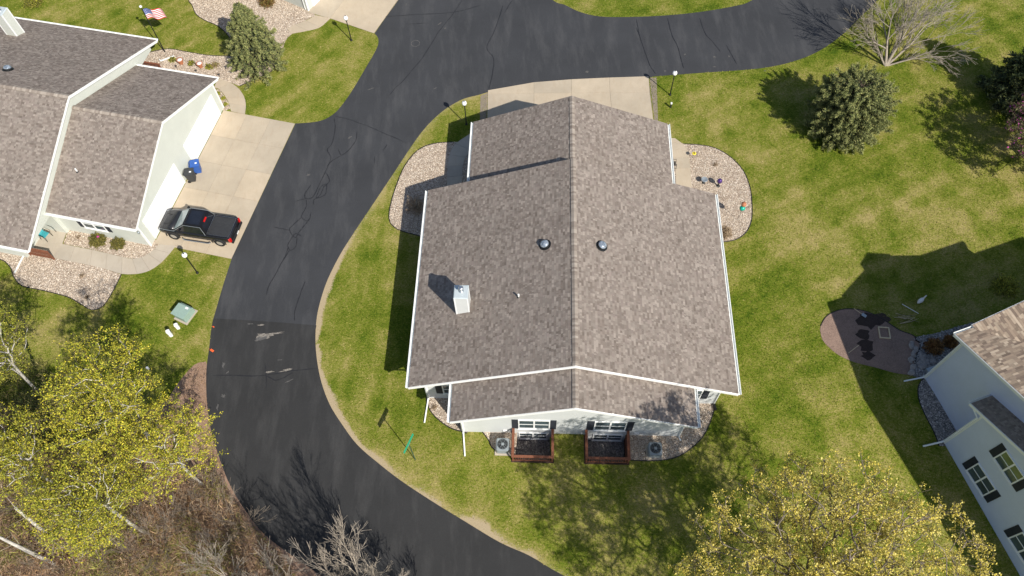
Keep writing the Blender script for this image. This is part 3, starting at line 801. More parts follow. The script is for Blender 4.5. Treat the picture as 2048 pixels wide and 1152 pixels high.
def ac_unit(T, x, y, s=.40, h=.72):
    t = thing('air_conditioner', '', 'air conditioner', T @ Vector((x, y, .03)), MH_YAW)
    MB().box((-.5, -.5, -.06), (.5, .5, .04)).build('pad', 'concrete_grey', t)
    b = MB().box((-s, -s, .04), (s, s, h)).build('casing', 'grey_metal', t, bevel=.05)
    lv = MB()
    for i in range(9):
        z = .12+i*.06
        for sx in (-1, 1):
            lv.box((-s+.08, sx*(s+.006)-.006, z), (s-.08, sx*(s+.006)+.006, z+.03)); lv.box((sx*(s+.006)-.006, -s+.08, z), (sx*(s+.006)+.006, s-.08, z+.03))
    lv.build('louvre', 'grey_metal', t)
    MB().lathe((0, 0, h-.02), [(.33, 0), (.33, .035), (.31, .04), (.29, .022), (.04, .024)], 22).build('fan_well', 'black_metal', t)
    gr = MB()
    for q in range(3):
        r = .12+q*.085; gr.tube([(r*math.cos(a*.524), r*math.sin(a*.524), h+.03) for a in range(13)], .006, 4, False)
    for q in range(6):
        a = q*math.pi/3; gr.tube([(.05*math.cos(a), .05*math.sin(a), h+.033), (.34*math.cos(a), .34*math.sin(a), h+.033)], .005, 4)
    gr.build('fan_guard', 'grey_metal', t)
    MB().box((-.08, -.08, h+.005), (.08, .08, h+.045)).build('motor_cover', 'grey_metal', t, bevel=.01)
    return t

# ---- the house in the middle
A_W, A_ZE, A_ZR, A_YF, A_YB = 10.039, 2.8635, 6.6061, 17.98, 32.868
B_W, B_ZE, B_ZR, B_YB = 7.14, 2.95, 5.80, 39.1
C_W, C_ZE, C_ZR, C_YF = 7.257, 3.5184, 6.2175, 15.595
H1 = thing('duplex_house', 'brown shingled white duplex house ringed by curving asphalt, with chimney and two roof domes', 'house', (MH_X, 0, 0), MH_YAW)
kA, kB, kC = (A_ZR-A_ZE)/A_W, (B_ZR-B_ZE)/B_W, (C_ZR-C_ZE)/C_W
gable_roof(H1, A_W, A_YF, A_YB, A_ZE, A_ZR, 100)
gable_roof(H1, B_W, A_YB-.6, B_YB, B_ZE, B_ZR, 110, capy=(A_YB+.02, B_YB), rake=(False, True))
gable_roof(H1, C_W, C_YF, A_YF+.5, C_ZE, C_ZR, 120, capy=(C_YF, A_YF-.02), rake=(True, False))
gable_walls(H1, 9.1, 18.42, 32.45, A_ZR-.18, kA, 'siding_main')
gable_walls(H1, 6.7, 32.0, 38.75, B_ZR-.18, kB, 'siding_main', name='garage_wall')
gable_walls(H1, 6.73, 16.2, 19.0, C_ZR-.18, kC, 'siding_main', z0=-1.5, name='sunroom_wall')
Tc = fT((0, 16.2, 0), (1, 0, 0), (0, -1, 0))
window(H1, Tc, -3.27, -1.33, .92, 2.43, pane2='window_glass', sw=.37)
window(H1, Tc, 1.37, 3.32, .92, 2.43, sw=.42)
for x0, x1 in ((-3.27, -1.45), (1.42, 3.3)):
    window(H1, Tc, x0, x1, -1.0, .12, shut=False)
Ta = fT((0, 18.42, 0), (1, 0, 0), (0, -1, 0))
window(H1, Ta, -8.1, -6.85, .9, 2.3, 1, sw=.42); window(H1, Ta, 6.85, 8.1, .9, 2.3, 1, sw=.42)
Tg = fT((0, 38.75, 0), (-1, 0, 0), (0, 1, 0))
garage_door(H1, Tg, -5.9, -.9, 2.13); garage_door(H1, Tg, .9, 5.8, 2.13)
for sx in (-1, 1):
    cb = MB()
    cb.box((sx*6.73-.06, 16.185, -.2), (sx*6.73+.06, 16.3, 3.6)); cb.build('corner_board', 'trim', H1)
    cb = MB(); cb.box((sx*9.1-.06, 18.405, -.2), (sx*9.1+.06, 18.5, 2.95)); cb.build('corner_board', 'trim', H1)
    MB().box((sx*4.1-.14, 16.15, .25), (sx*4.1+.14, 16.2, .5)).build('meter_box', 'label_white', H1)
chimney(H1, -7.3, -6.45, 22.55, 23.45, 3.4, 5.98, 'siding_main')
sun_tube(H1, -1.79, 26.5, 5.94, -1, kA); sun_tube(H1, 1.75, 26.47, 5.95, 1, kA)
vent_pipe(H1, -3.38, 23.06, 5.35)
lw = lambda u, v, dz=0: H1m @ at(u, v, dz)
H1m = (Matrix.Translation((MH_X, 0, 0)) @ Matrix.Rotation(MH_YAW, 4, 'Z')).inverted()
q = lw(849, 846); downspout(H1, [(-10.02, 18.15, 2.72), (-9.75, 18.2, 2.55), (-9.15, 18.36, 2.35), (-9.15, 18.36, .16), (-9.18, 18.2, .08), (q.x, q.y, .06)], r=.06)
q = lw(930, 913); downspout(H1, [(-7.25, 15.85, 3.35), (-7.1, 15.9, 3.2), (-6.76, 16.12, 3.0), (-6.76, 16.12, .16), (-6.74, 15.95, .08), (q.x, q.y, .06)], r=.06)
downspout(H1, [(7.25, 15.85, 3.35), (7.1, 15.9, 3.2), (6.76, 16.12, 3.0), (6.76, 16.12, .12), (6.9, 15.9, .06)])
downspout(H1, [(10.02, 18.15, 2.72), (9.75, 18.2, 2.55), (9.15, 18.36, 2.35), (9.15, 18.36, .14), (9.2, 18.1, .06)])
MB().tube([(9.15, 18.36, .16), (9.2, 18.2, .1), (9.25, 17.95, .06)], .075, 6).build('drain_elbow', 'black_plastic', H1)
# window wells with railings
def well(x0, x1, label):
    y0, y1 = WELL_Y
    w = thing('window_well', label, 'window well', (MH_X, 0, 0), MH_YAW)
    t = .14
    ln = MB().box((x0-.16, y0-.16, -.02), (x1+.16, y0, .03)).box((x0-.16, y0, -.02), (x0, y1-.09, .03)).box((x1, y0, -.02), (x1+.16, y1-.09, .03))
    ln.build('rim', 'wood_dark', w)
    for z in range(6):
        a = -1.25+z*.21
        tb = MB().box((x0-t, y0-t, a), (x1+t, y0, a+.2)).box((x0-t, y0, a), (x0, y1-.02, a+.2)).box((x1, y0, a), (x1+t, y1-.02, a+.2))
        tb.build('timber', 'wood_dark' if z < 4 else 'wood_red', w)
    MB().box((x0, y0, -1.3), (x1, y1-.02, -1.15)).build('floor', 'gravel_grey', w)
    H = .92
    for px, py in ((x0-.05, y0-.05), (x1+.05, y0-.05), (x0-.05, y1-.12), (x1+.05, y1-.12)):
        MB().box((px-.045, py-.045, 0), (px+.045, py+.045, H)).build('post', 'wood_red', w)
    for a, b in (((x0-.14, y0-.14), (x1+.14, y0+.02)), ((x0-.14, y0+.02), (x0+.02, y1-.03)), ((x1-.02, y0+.02), (x1+.14, y1-.03))):
        MB().box((*a, H), (*b, H+.04)).build('top_rail', 'wood_red', w)
    for a, b in (((x0, y0-.07), (x1, y0-.03)), ((x0-.07, y0), (x0-.03, y1-.1)), ((x1+.03, y0), (x1+.07, y1-.1))):
        MB().box((*a, .1), (*b, .17)).build('bottom_rail', 'wood_red', w)
    n = int((x1-x0)/.13)
    for i in range(1, n):
        x = x0+(x1-x0)*i/n; MB().box((x-.018, y0-.068, .1), (x+.018, y0-.032, H)).build('baluster', 'wood_red', w)
    n = int((y1-y0)/.13)
    for s, x in ((0, x0-.05), (1, x1+.05)):
        for i in range(1, n):
            y = y0+(y1-.1-y0)*i/n; MB().box((x-.018, y-.018, .1), (x+.018, y+.018, H)).build('baluster', 'wood_red', w)
well(*WELLS[0], 'wooden railed window well beside the white downspout extension side of the middle house')
well(*WELLS[1], 'wooden railed window well next to the wide gravel bed behind the middle house')
Tm = H1m.inverted()
ac_unit(Tm, -4.22, 15.2)['label'] = 'grey air conditioner in the narrow gravel gap near the white downspout pipe'
ac_unit(Tm, 5.18, 15.15)['label'] = 'grey air conditioner on the broad gravel bed right of both window wells'

# ---- the white house with two garage doors (west)
WX, WY, WYAW = -30.411, 39.654, -1.825
H2 = thing('duplex_house', 'white gabled house with two garage doors facing a parked black pickup', 'house', (WX, WY, 0), WYAW)
H2M = Matrix.Translation((WX, WY, 0)) @ Matrix.Rotation(WYAW, 4, 'Z'); H2I = H2M.inverted()
def duplex(H, seed, full=True):
    aw, aze, azr, gw, gze, gzr, L, WL = 10.188, 2.775, 7.059, 7.132, 2.933, 5.936, 6.615, 6.289
    k1, k2 = (azr-aze)/aw, (gzr-gze)/gw
    gable_roof(H, aw, -16, 0, aze, azr, seed, capy=(-16, 0) if full else (-1, 0), rake=(True, True))
    gable_roof(H, gw, -.28, L, gze, gzr, seed+10, rake=(False, True), caps=full)
    # gable wall over recessed porches
    gable_walls(H, 7.0, -15.6, -.32, azr-.18, k1, 'siding_white')
    for s in (-1, 1):
        x0, x1 = sorted((s*7.0, s*9.5)); zz = lambda x: azr-.18-k1*abs(x)
        MB().prism([(x0, -.3), (x1, -.3), (x1, zz(x1)), (x0, zz(x0))], -15.6, -2.1, 'y').build('wall', 'siding_white', H)
        MB().prism([(x0, 2.35), (x1, 2.35), (x1, zz(x1)), (x0, zz(x0))], -2.1, -.32, 'y').build('porch_header', 'siding_white', H)
    gable_walls(H, gw-.42, -.32, WL, gzr-.18, k2, 'siding_white', name='garage_wall')
    Tg = fT((0, WL, 0), (-1, 0, 0), (0, 1, 0))
    garage_door(H, Tg, -5.98, -.95, 2.13); garage_door(H, Tg, .95, 5.95, 2.13)
    for s in (-1, 1):
        MB().box((s*(gw-.42)-.06, WL-.1, 0), (s*(gw-.42)+.06, WL+.015, 2.95)).build('corner_board', 'trim', H)
    return k1, k2
k1, k2 = duplex(H2, 200)
for s in (1, -1):
    Ts = fT((s*6.71, 0, 0), (0, 1, 0), (s, 0, 0)) if s == 1 else fT((-6.71, 0, 0), (0, 1, 0), (-1, 0, 0))
    window(H2, Ts, 1.55, 3.35, 1.0, 2.2, 2, sw=.36)
p = Vector((-7.5, -10.5, 0)); chimney(H2, -8.1, -7.25, -10.95, -10.05, 3.3, 6.1, 'siding_white')
sun_tube(H2, -2.2, -6.55, 6.14, -1, k1); vent_pipe(H2, 4.16, 1.31, 4.19)
l2 = lambda u, v, dz=0: H2I @ at(u, v, dz)
q = l2(30, 547); e = l2(53, 507); downspout(H2, [(10.15, e.y-.3, 2.62), (e.x+.15, e.y-.15, 2.4), (e.x, e.y, 2.2), (e.x, e.y, .16), (e.x+.05, e.y-.05, .08), (q.x, q.y, .06)], r=.06)
q = l2(349, 113); e = l2(322, 124); downspout(H2, [(e.x, e.y, .3), (e.x, e.y, .12), (q.x, q.y, .07)], 'drain_pipe', r=.06)
MB().lathe((6.9, 6.3, 1.9), [(.06, 0), (.09, .05), (.09, .2), (.04, .26)], 8).build('wall_lamp', 'grey_metal', H2)
def porch_railing(s, label):
    r = thing('porch_railing', label, 'railing', (WX, WY, 0), WYAW)
    x = s*9.25
    for y in (-2.0, -.15): MB().box((x-.05, y-.05, 0), (x+.05, y+.05, 1.0)).build('post', 'wood_red', r)
    MB().box((x-.08, -2.05, 1.0), (x+.08, -.08, 1.04)).build('top_rail', 'wood_red', r)
    MB().box((x-.03, -1.95, .1), (x+.03, -.2, .16)).build('bottom_rail', 'wood_red', r)
    for i in range(1, 14):
        y = -2+1.85*i/14; MB().box((x-.02, y-.02, .16), (x+.02, y+.02, 1.0)).build('baluster', 'wood_red', r)
porch_railing(1, 'red wooden porch railing beside the two teal chairs')
porch_railing(-1, 'red wooden porch railing near the flagpole and terracotta planters')

# ---- north house: only the corner of its garage comes into view
c = at(618, 22); Y4 = math.radians(-122); ca, sa = math.cos(Y4), math.sin(Y4)
H3 = thing('duplex_house', 'white house corner with garage door above the forked concrete driveway', 'house', (c.x-(6.71*ca-6.289*sa), c.y-(6.71*sa+6.289*ca), 0), Y4)
duplex(H3, 300, False)
downspout(H3, [(7.1, 6.4, 2.75), (6.9, 6.1, 2.55), (6.78, 6.0, 2.4), (6.78, 6.0, .1)])

# ---- the grey house on the falling ground (east)
RX, RY, RYAW = 26.466, 18.939, math.radians(-72.5)
H4 = thing('two_storey_house', 'blue grey two storey house in its own shade with dark shutters', 'house', (RX, RY, 0), RYAW)
R4M = Matrix.Translation((RX, RY, 0)) @ Matrix.Rotation(RYAW, 4, 'Z'); R4I = R4M.inverted()
kR = .345
gable_roof(H4, 10.65, -.74, 15, 6.2, 6.2+kR*10.65, 400, cx=10.2, pal=SH_TAN, gut=(False, False), rake=(True, True), caps=False, tab=.36)
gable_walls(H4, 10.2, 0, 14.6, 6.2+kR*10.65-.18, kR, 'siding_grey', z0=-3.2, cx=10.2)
MB(Matrix.Translation((.15, 0, 1.17))).prism([(-.62, 4.98), (-.62, 4.88), (-.71, 4.88), (-.76, 4.95), (-.76, 4.99), (-.735, 4.99), (-.735, 4.95), (-.70, 4.9), (-.64, 4.9), (-.64, 4.98)], -.75, .45, 'y').build('gutter', 'gutter_white', H4)
# cross gable facing north: its ridge runs along local x
gable_roof(H4, 4.7, -.62, 9.0, 6.25, 8.1, 420, T=Matrix(((0, 1, 0, 0), (-1, 0, 0, 10.5), (0, 0, 1, 0), (0, 0, 0, 1))), cx=5.3, pal=SH_TAN, gut=(False, False), rake=(True, False), caps=False, tab=.36)
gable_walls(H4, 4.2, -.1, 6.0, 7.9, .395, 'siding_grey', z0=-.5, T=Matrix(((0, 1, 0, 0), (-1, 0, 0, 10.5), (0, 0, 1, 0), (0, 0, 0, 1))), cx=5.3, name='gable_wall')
TU = Matrix(((0, 1, 0, 0), (-1, 0, 0, 10.5), (0, 0, 1, 0), (0, 0, 0, 1)))
gable_roof(H4, 1.15, 1.0, 8.0, 9.5, 10.1, 425, T=TU, cx=5.1, pal=SH_TAN, gut=(False, False), caps=False)  # unseen upper gable, placed and shaped for the shadow it casts
gable_walls(H4, 1.0, 1.2, 8.0, 9.92, .52, 'siding_grey', z0=5.0, T=TU, cx=5.1, name='unseen_upper_wall')
gable_roof(H4, 1.6, 7.4, 11.6, 8.3, 8.95, 430, T=Matrix.Translation((2.2, 0, 0)), pal=SH_TAN, gut=(False, False), caps=False)  # unseen high ridge, added for the next hump of that shadow
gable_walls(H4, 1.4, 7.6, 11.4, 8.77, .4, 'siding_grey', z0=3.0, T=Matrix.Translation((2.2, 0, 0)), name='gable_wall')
kb = .42
gable_roof(H4, 6.2, -1.42, .05, 4.70, 4.70+kb*6.2, 440, cx=9.43, gut=(False, False), rake=(True, False), caps=False)
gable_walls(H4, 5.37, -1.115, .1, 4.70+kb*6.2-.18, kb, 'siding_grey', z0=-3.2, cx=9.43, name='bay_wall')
MB().prism([(3.21, 4.65), (3.21, 4.55), (3.12, 4.55), (3.07, 4.62), (3.07, 4.66), (3.1, 4.66), (3.1, 4.62), (3.13, 4.57), (3.19, 4.57), (3.19, 4.65)], -1.43, .02, 'y').build('gutter', 'gutter_white', H4)
Tb = fT((0, -1.115, 0), (1, 0, 0), (0, -1, 0))
window(H4, Tb, 6.02, 7.72, .12, 1.62, 2, sw=.40); window(H4, Tb, 6.2, 7.85, 3.15, 4.55, 2, sw=.42, pane2='window_green')
window(H4, Tb, 10.25, 12.0, -.05, 1.5, 2, sw=.42); window(H4, Tb, 10.4, 12.1, 3.15, 4.6, 2, sw=.42, pane2='window_green')
MB().box((-.07, -.015, -.6), (.06, .1, 6.05)).build('corner_board', 'trim', H4)
MB().box((4.0, -1.13, -1.2), (4.13, -1.0, 4.75)).build('corner_board', 'trim', H4)
l4 = lambda u, v, dz=0: R4I @ at(u, v, dz)
q = l4(1807, 763); downspout(H4, [(-.53, -.66, 6.06), (-.4, -.6, 5.9), (-.06, -.07, 5.4), (-.06, -.07, .2), (-.1, -.25, .1), (q.x, q.y, q.z+.07)], r=.06)
q = l4(1845, 893); downspout(H4, [(3.15, -1.35, 4.56), (3.5, -1.28, 4.4), (3.98, -1.18, 4.05), (3.98, -1.18, -.1), (3.95, -1.35, -.25), (q.x, q.y, q.z+.07)], r=.06)
MB().box((-.5, .3, -.3), (-.02, 2.6, .3)).build('window_well_cover', 'grey_metal', H4)

# ------------------------------------------------------------------ street and garden objects
def lamp_post(p, label):
    t = thing('lamp_post', label, 'lamp post', p, 0, 'globe lamp posts')
    MB().lathe((0, 0, -.03), [(.1, 0), (.1, .1), (.06, .16), (.045, .3), (.038, 2.1), (.05, 2.14), (.09, 2.2), (.09, 2.23)], 10).build('post', 'black_metal', t)
    MB().lathe((0, 0, 2.23), [(.08, 0), (.15, .07), (.185, .18), (.17, .29), (.11, .37), (.05, .4)], 14).build('globe', 'lamp_globe', t, True)
    MB().lathe((0, 0, 2.62), [(.06, 0), (.05, .03), (.015, .05), (.012, .13), (.003, .16)], 8).build('finial', 'black_metal', t)
lamp_post(at(703, 81), 'white globe lamp post on the corner lawn beside the forked driveway')
lamp_post(at(933, 249), 'white globe lamp post half in the shade of the middle house garage')
lamp_post(at(1340, 190), 'white globe lamp post casting shadow over the tan driveway corner')
lamp_post(at(395, 546), 'white globe lamp post near the pickup and curved grey footpath')

def sign():
    b = at(831, 920); sc = at(766, 851); h = (sc.x-b.x)/SHX
    t = thing('street_sign', 'green street name sign on a thin post standing on the roadside grass', 'street sign', b, 0)
    MB().tube([(0, 0, -.1), (0, 0, h+.05)], .03, 6).build('post', 'post_green', t)
    a1, a2 = at(809, 921, h), at(828, 881, h); d = (a2-a1); d.z = 0; d.normalize(); n = Vector((-d.y, d.x, 0))
    T = fT((0, 0, 0), d, n)
    MB(T).box((-.62, -.025, h-.08), (.62, .025, h+.16)).build('blade', 'sign_green', t)
    MB(T).box((-.12, -.035, h-.13), (.12, .035, h-.08)).build('bracket', 'grey_metal', t)
sign()

# utility boxes
p = at(372, 630)
t = thing('transformer_box', 'pale green utility transformer box on the lawn by the road', 'utility box', p, math.radians(62))
MB().box((-.62, -.56, -.05), (.62, .56, .06)).build('pad', 'concrete_grey', t)
MB().prism([(-.5, .06), (.5, .06), (.5, .62), (.38, .74), (-.5, .74)], -.48, .48, 'y').build('casing', 'box_green', t, bevel=.02)
MB().box((-.56, -.53, .745), (.36, .53, .79)).build('lid', 'box_green', t, bevel=.01)
MB().box((.18, -.36, .792), (.32, -.14, .797)).build('label_plate', 'label_white', t)
for px, h, lb in (((343, 671), .72, 'taller white utility pedestal farther from the green transformer box'), ((357, 656), .55, 'shorter white utility pedestal right beside the green transformer box')):
    t = thing('utility_pedestal', lb, 'utility pedestal', at(*px), .4)
    MB().box((-.11, -.11, -.05), (.11, .11, h)).build('casing', 'label_white', t, bevel=.03)
    MB().box((-.125, -.125, h-.2), (.125, .125, h+.02)).build('cap', 'label_white', t, bevel=.04)
t = thing('marker_stub', 'small white pipe marker in the grass by the yellow birch', 'marker', at(297, 738))
MB().lathe((0, 0, -.02), [(.07, 0), (.07, .22), (.09, .22), (.09, .27), (.02, .29)], 10).build('pipe', 'label_white', t)
for px, lb in (((420, 699), 'larger orange marker flag lying on the road edge'), ((425, 653), 'tiny orange marker flag at the seam of the new asphalt')):
    t = thing('marker_flag', lb, 'marker flag', at(*px), -.6); s = 1 if px[0] == 420 else .5
    MB().tube([(-.1*s, 0, .03), (.35*s, .02, .035)], .008, 4).build('wire', 'orange_paint', t)
    MB().box((.05*s, -.06*s, .03), (.32*s, .09*s, .045)).build('flag', 'orange_paint', t)
t = thing('utility_post', 'short pale topped post on the lawn beside the tan driveway', 'post', at(1341, 215))
MB().box((-.05, -.05, -.05), (.05, .05, .42)).build('post', 'black_plastic', t)
MB().box((-.065, -.065, .42), (.065, .065, .55)).build('cap', 'label_white', t, bevel=.01)

# wheelie bins
def bin_(px, mat, label, rz):
    t = thing('wheeled_bin', label, 'bin', at(*px), rz)
    MB().frus((0, 0), .06, .98, .23, .25, .31, .33).build('body', mat, t, bevel=.03)
    MB().box((-.34, -.36, .98), (.36, .36, 1.04)).build('lid', mat, t, bevel=.025)
    MB().tube([(-.36, -.26, 1.0), (-.42, -.26, .98), (-.42, .26, .98), (-.36, .26, 1.0)], .018, 6).build('handle', mat, t)
    for s in (-1, 1):
        MB(Matrix.Translation((-.24, s*.25, .12)) @ Matrix.Rotation(math.pi/2, 4, 'X')).lathe((0, 0, -.03), [(.12, 0), (.12, .06)], 12).build('wheel', 'tyre', t)
    MB().box((.05, -.1, 1.041), (.2, .02, 1.045)).build('sticker', 'label_white', t)
bin_((398, 343), 'bin_blue', 'blue wheeled recycling bin by the garage wall', .2)
bin_((387, 360), 'bin_black', 'black wheeled rubbish bin between the garage doors', .1)

# pickup truck (forward = +x)
plain('truck_grey', (.022, .023, .026), .22, .2, .6, .1)
def loft(mb, secs, n=4):
    """body sections (x, halfwidth, z bottom, z top, shoulder)"""
    vs = []
    for x, hw, zb, zt, sh in secs:
        vs += [(x, -hw*.9, zb), (x, -hw, zb+.18), (x, -hw, zt-sh), (x, -hw+sh*.8, zt), (x, hw-sh*.8, zt), (x, hw, zt-sh), (x, hw, zb+.18), (x, hw*.9, zb)]
    fs = [(i*8+k, i*8+(k+1) % 8, (i+1)*8+(k+1) % 8, (i+1)*8+k) for i in range(len(secs)-1) for k in range(8)]
    fs += [tuple(range(7, -1, -1)), tuple(range((len(secs)-1)*8, len(secs)*8))]
    mb.add(vs, fs); return mb
def face_panel(c, ins, off):
    """panel set just proud of a quad face; ins = (left,right,bottom,top) fractions"""
    A, B, C, D = (Vector(p) for p in c); n = (B-A).cross(D-A).normalized()
    f = lambda s, t: (A*(1-s)+B*s)*(1-t)+(D*(1-s)+C*s)*t
    P = [f(ins[0], ins[2]), f(1-ins[1], ins[2]), f(1-ins[1], 1-ins[3]), f(ins[0], 1-ins[3])]
    mb = MB(); mb.add([p+n*off for p in P]+[p-n*.01 for p in P], [(0,1,2,3),(7,6,5,4),(0,4,5,1),(1,5,6,2),(2,6,7,3),(3,7,4,0)]); return mb
T_ = thing('pickup_truck', 'black crew cab pickup with covered bed parked nose to the garage door', 'pickup truck', (-22.42, 32.62, .035), math.radians(167.7))
T_.scale = (.965, 1, 1)
loft(MB(), [(-2.86, .92, .58, 1.06, .05), (-2.8, .97, .52, 1.11, .06), (-2.2, .985, .45, 1.13, .07), (-1.0, .985, .42, 1.13, .08), (.6, .985, .42, 1.10, .1), (1.45, .98, .45, 1.12, .14),
            (2.2, .97, .48, 1.09, .16), (2.62, .93, .5, 1.02, .16), (2.82, .84, .55, .94, .14), (2.88, .74, .6, .86, .1)]).build('body', 'truck_black', T_, True)
a0, b0, a1, b1, ox = 1.32, .92, .70, .735, -.40
cz0, cz1, ccx_ = 1.09, 1.84, .29
cab = MB().frus((ccx_, 0), cz0, cz1, a0, b0, a1, b1, (ox, 0)).build('cab', 'truck_black', T_, bevel=.07)
def cp(sx, sy, top):
    return (ccx_+(ox if top else 0)+sx*(a1 if top else a0), sy*(b1 if top else b0), cz1 if top else cz0)
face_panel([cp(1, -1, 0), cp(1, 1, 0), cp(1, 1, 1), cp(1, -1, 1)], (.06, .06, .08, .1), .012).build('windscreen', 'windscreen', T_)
face_panel([cp(-1, 1, 0), cp(-1, -1, 0), cp(-1, -1, 1), cp(-1, 1, 1)], (.1, .1, .2, .14), .012).build('rear_window', 'dark_glass', T_)
for s in (-1, 1):
    q = [cp(-1, -1, 0), cp(1, -1, 0), cp(1, -1, 1), cp(-1, -1, 1)] if s < 0 else [cp(1, 1, 0), cp(-1, 1, 0), cp(-1, 1, 1), cp(1, 1, 1)]
    for ins in ((.08, .56, .14, .14), (.48, .14, .14, .14)):
        face_panel(q, ins if s < 0 else (ins[1], ins[0], ins[2], ins[3]), .012).build('side_window', 'dark_glass', T_)
face_panel([(-.6, -.58, cz1), (.4, -.58, cz1), (.4, .58, cz1), (-.6, .58, cz1)], (.02, .02, .02, .02), .006).build('sunroof', 'dark_glass', T_)
tn = MB().box((-2.74, -.8, 1.11), (-1.06, .8, 1.165)).build('bed_cover', 'tonneau', T_, bevel=.02)
for i in range(6):
    MB().box((-2.7, -.72+i*.27, 1.165), (-1.1, -.70+i*.27, 1.172)).build('rib', 'tonneau', tn)
for s in (-1, 1): MB().box((-2.8, s*.88-.05, 1.12), (-1.02, s*.88+.05, 1.17)).build('bed_rail', 'truck_black', T_, bevel=.015)
loft(MB(), [(1.55, .80, .9, 1.17, .06), (2.1, .78, .9, 1.15, .07), (2.5, .72, .85, 1.09, .08), (2.7, .64, .8, 1.02, .08)]).build('bonnet', 'truck_grey', T_, True)
for s in (-1, 1): MB().box((1.8, s*.42-.02, 1.13), (2.55, s*.42+.02, 1.15)).build('bonnet_ridge', 'truck_black', T_)
MB().tube([(-2.76, -.83, 1.175), (-1.05, -.83, 1.175), (-1.05, .83, 1.175), (-2.76, .83, 1.175), (-2.76, -.83, 1.175)], .012, 4).build('bed_edge_glint', 'steel', T_)  # pale tube added in place of the reflection along the bed edge
for s in (-1, 1):
    MB().tube([(-.98, s*.93, 1.12), (-.74, s*.76, 1.80), (.55, s*.76, 1.80), (1.5, s*.93, 1.14)], .016, 4).build('roof_edge_glint', 'grey_metal', T_)  # light tubes imitate reflections on the cab and wing edges
    MB().tube([(2.8, s*.80, .95), (2.2, s*.90, 1.06), (1.5, s*.93, 1.09)], .014, 4).build('wing_edge_glint', 'grey_metal', T_)
    for x in (-.98, .18, 1.3): MB().box((x-.006, s*.987-.004, .5), (x+.006, s*.987+.004, 1.06)).build('door_gap', 'black_plastic', T_)
MB().box((2.84, -.6, .6), (2.9, .6, .84)).build('grille', 'black_plastic', T_)
for s in (-1, 1):
    MB().box((2.72, s*.76-.13, .74), (2.87, s*.76+.13, .9)).build('headlight', 'steel', T_, bevel=.03)
    MB().box((-2.9, s*.88-.09, .72), (-2.72, s*.88+.11, 1.08)).build('tail_light', 'red_lamp', T_, bevel=.02)
    MB().box((1.05, s*1.12-.1, 1.12), (1.2, s*1.12+.1, 1.3)).build('mirror', 'black_plastic', T_, bevel=.03)
    MB().box((1.08, s*.98-.06, 1.12), (1.15, s*.98+.06, 1.17)).build('mirror_arm', 'black_plastic', T_)
    MB().tube([(-1.15, s*1.02, .36), (-1.0, s*1.1, .34), (.9, s*1.1, .34), (1.05, s*1.02, .36)], .045, 8).build('side_step', 'steel', T_)
    for x, dl in ((-.55, 0), (.45, 0)): MB().box((x-.12, s*.99-.012, .93), (x+.08, s*.99+.012, .97)).build('door_handle', 'black_plastic', T_)
    for x in (-1.85, 1.8):
        arc = [(x+.52*math.cos(a*math.pi/10), s*1.0, .40+.52*math.sin(a*math.pi/10)) for a in range(11)]
        MB().tube(arc, .05, 6).build('wheel_arch', 'black_plastic', T_)
        TW = Matrix.Translation((x, s*.9, .4)) @ Matrix.Rotation(-s*math.pi/2, 4, 'X')
        wh = MB(TW).lathe((0, 0, -.14), [(.26, 0), (.36, .0), (.405, .05), (.405, .2), (.37, .26), (.27, .265), (.26, .2)], 22).build('wheel', 'tyre', T_)
        MB(TW).lathe((0, 0, .06), [(.26, 0), (.26, .03), (.2, .045), (.08, .06), (.03, .07)], 10).build('rim', 'steel', wh)
MB().box((-3.0, -.93, .52), (-2.84, .93, .70)).build('rear_bumper', 'black_plastic', T_, bevel=.03)
MB().box((-3.006, -.16, .56), (-2.998, .16, .68)).build('number_plate', 'label_white', T_)
MB().box((-.87, -.2, 1.72), (-.78, .2, 1.80)).build('brake_light', 'red_lamp', T_)
MB().box((-2.885, -.25, .82), (-2.855, .25, .92)).build('tailgate_handle', 'black_plastic', T_)

# porch chairs
def chair(px, rz, label):
    t = thing('porch_chair', label, 'chair', at(*px) + Vector((0, 0, .05)), rz)
    MB().box((-.26, -.25, .40), (.26, .25, .45)).build('seat', 'teal', t, bevel=.015)
    MB().prism([(-.30, .45), (-.25, .45), (-.38, .95), (-.43, .95)], -.25, .25, 'y').build('backrest', 'teal', t)
    for sx in (-1, 1):
        for sy in (-1, 1):
            MB().tube([(sx*.24, sy*.27, .45), (sx*.30, sy*.29, 0)], .018, 6).build('leg', 'black_metal', t)
    for sy in (-1, 1):
        MB().tube([(-.36, sy*.29, .72), (.28, sy*.29, .64), (.28, sy*.28, .42)], .02, 6).build('armrest', 'black_metal', t)
chair((112, 456), math.radians(-25), 'teal porch chair by the wall corner, fully in the sun')
chair((95, 476), math.radians(-25), 'teal porch chair tucked under the eave next to the red railing')

# flagpole
t = thing('flagpole', 'dark flagpole flying the stars and stripes beside the white gabled house', 'flagpole', at(330, 104))
FH = 4.7
MB().tube([(0, 0, -.1), (0, 0, FH)], [.05, .03], 8).build('pole', 'black_metal', t)
MB().lathe((0, 0, FH), [(.03, 0), (.1, .05), (.12, .11), (.1, .17), (.02, .22)], 10).build('finial', 'label_white', t, True)
nxf, nyf = 18, 8; me = bpy.data.meshes.new('flag'); vs, fs, uvs = [], [], []
for j in range(nyf+1):
    for i in range(nxf+1):
        u, v = i/nxf, j/nyf
        vs.append((.05+1.45*u*.97, .16*math.sin(u*9+v*.8)*u**.6 + .25*u, FH-1.15+v*.98-.28*u*u+.05*math.sin(u*7)))
        uvs.append((u, v))
for j in range(nyf):
    for i in range(nxf): a = j*(nxf+1)+i; fs.append((a, a+1, a+nxf+2, a+nxf+1))
me.from_pydata(vs, [], fs); ul = me.uv_layers.new(name='UVMap')
for l in me.loops: ul.data[l.index].uv = uvs[l.vertex_index]
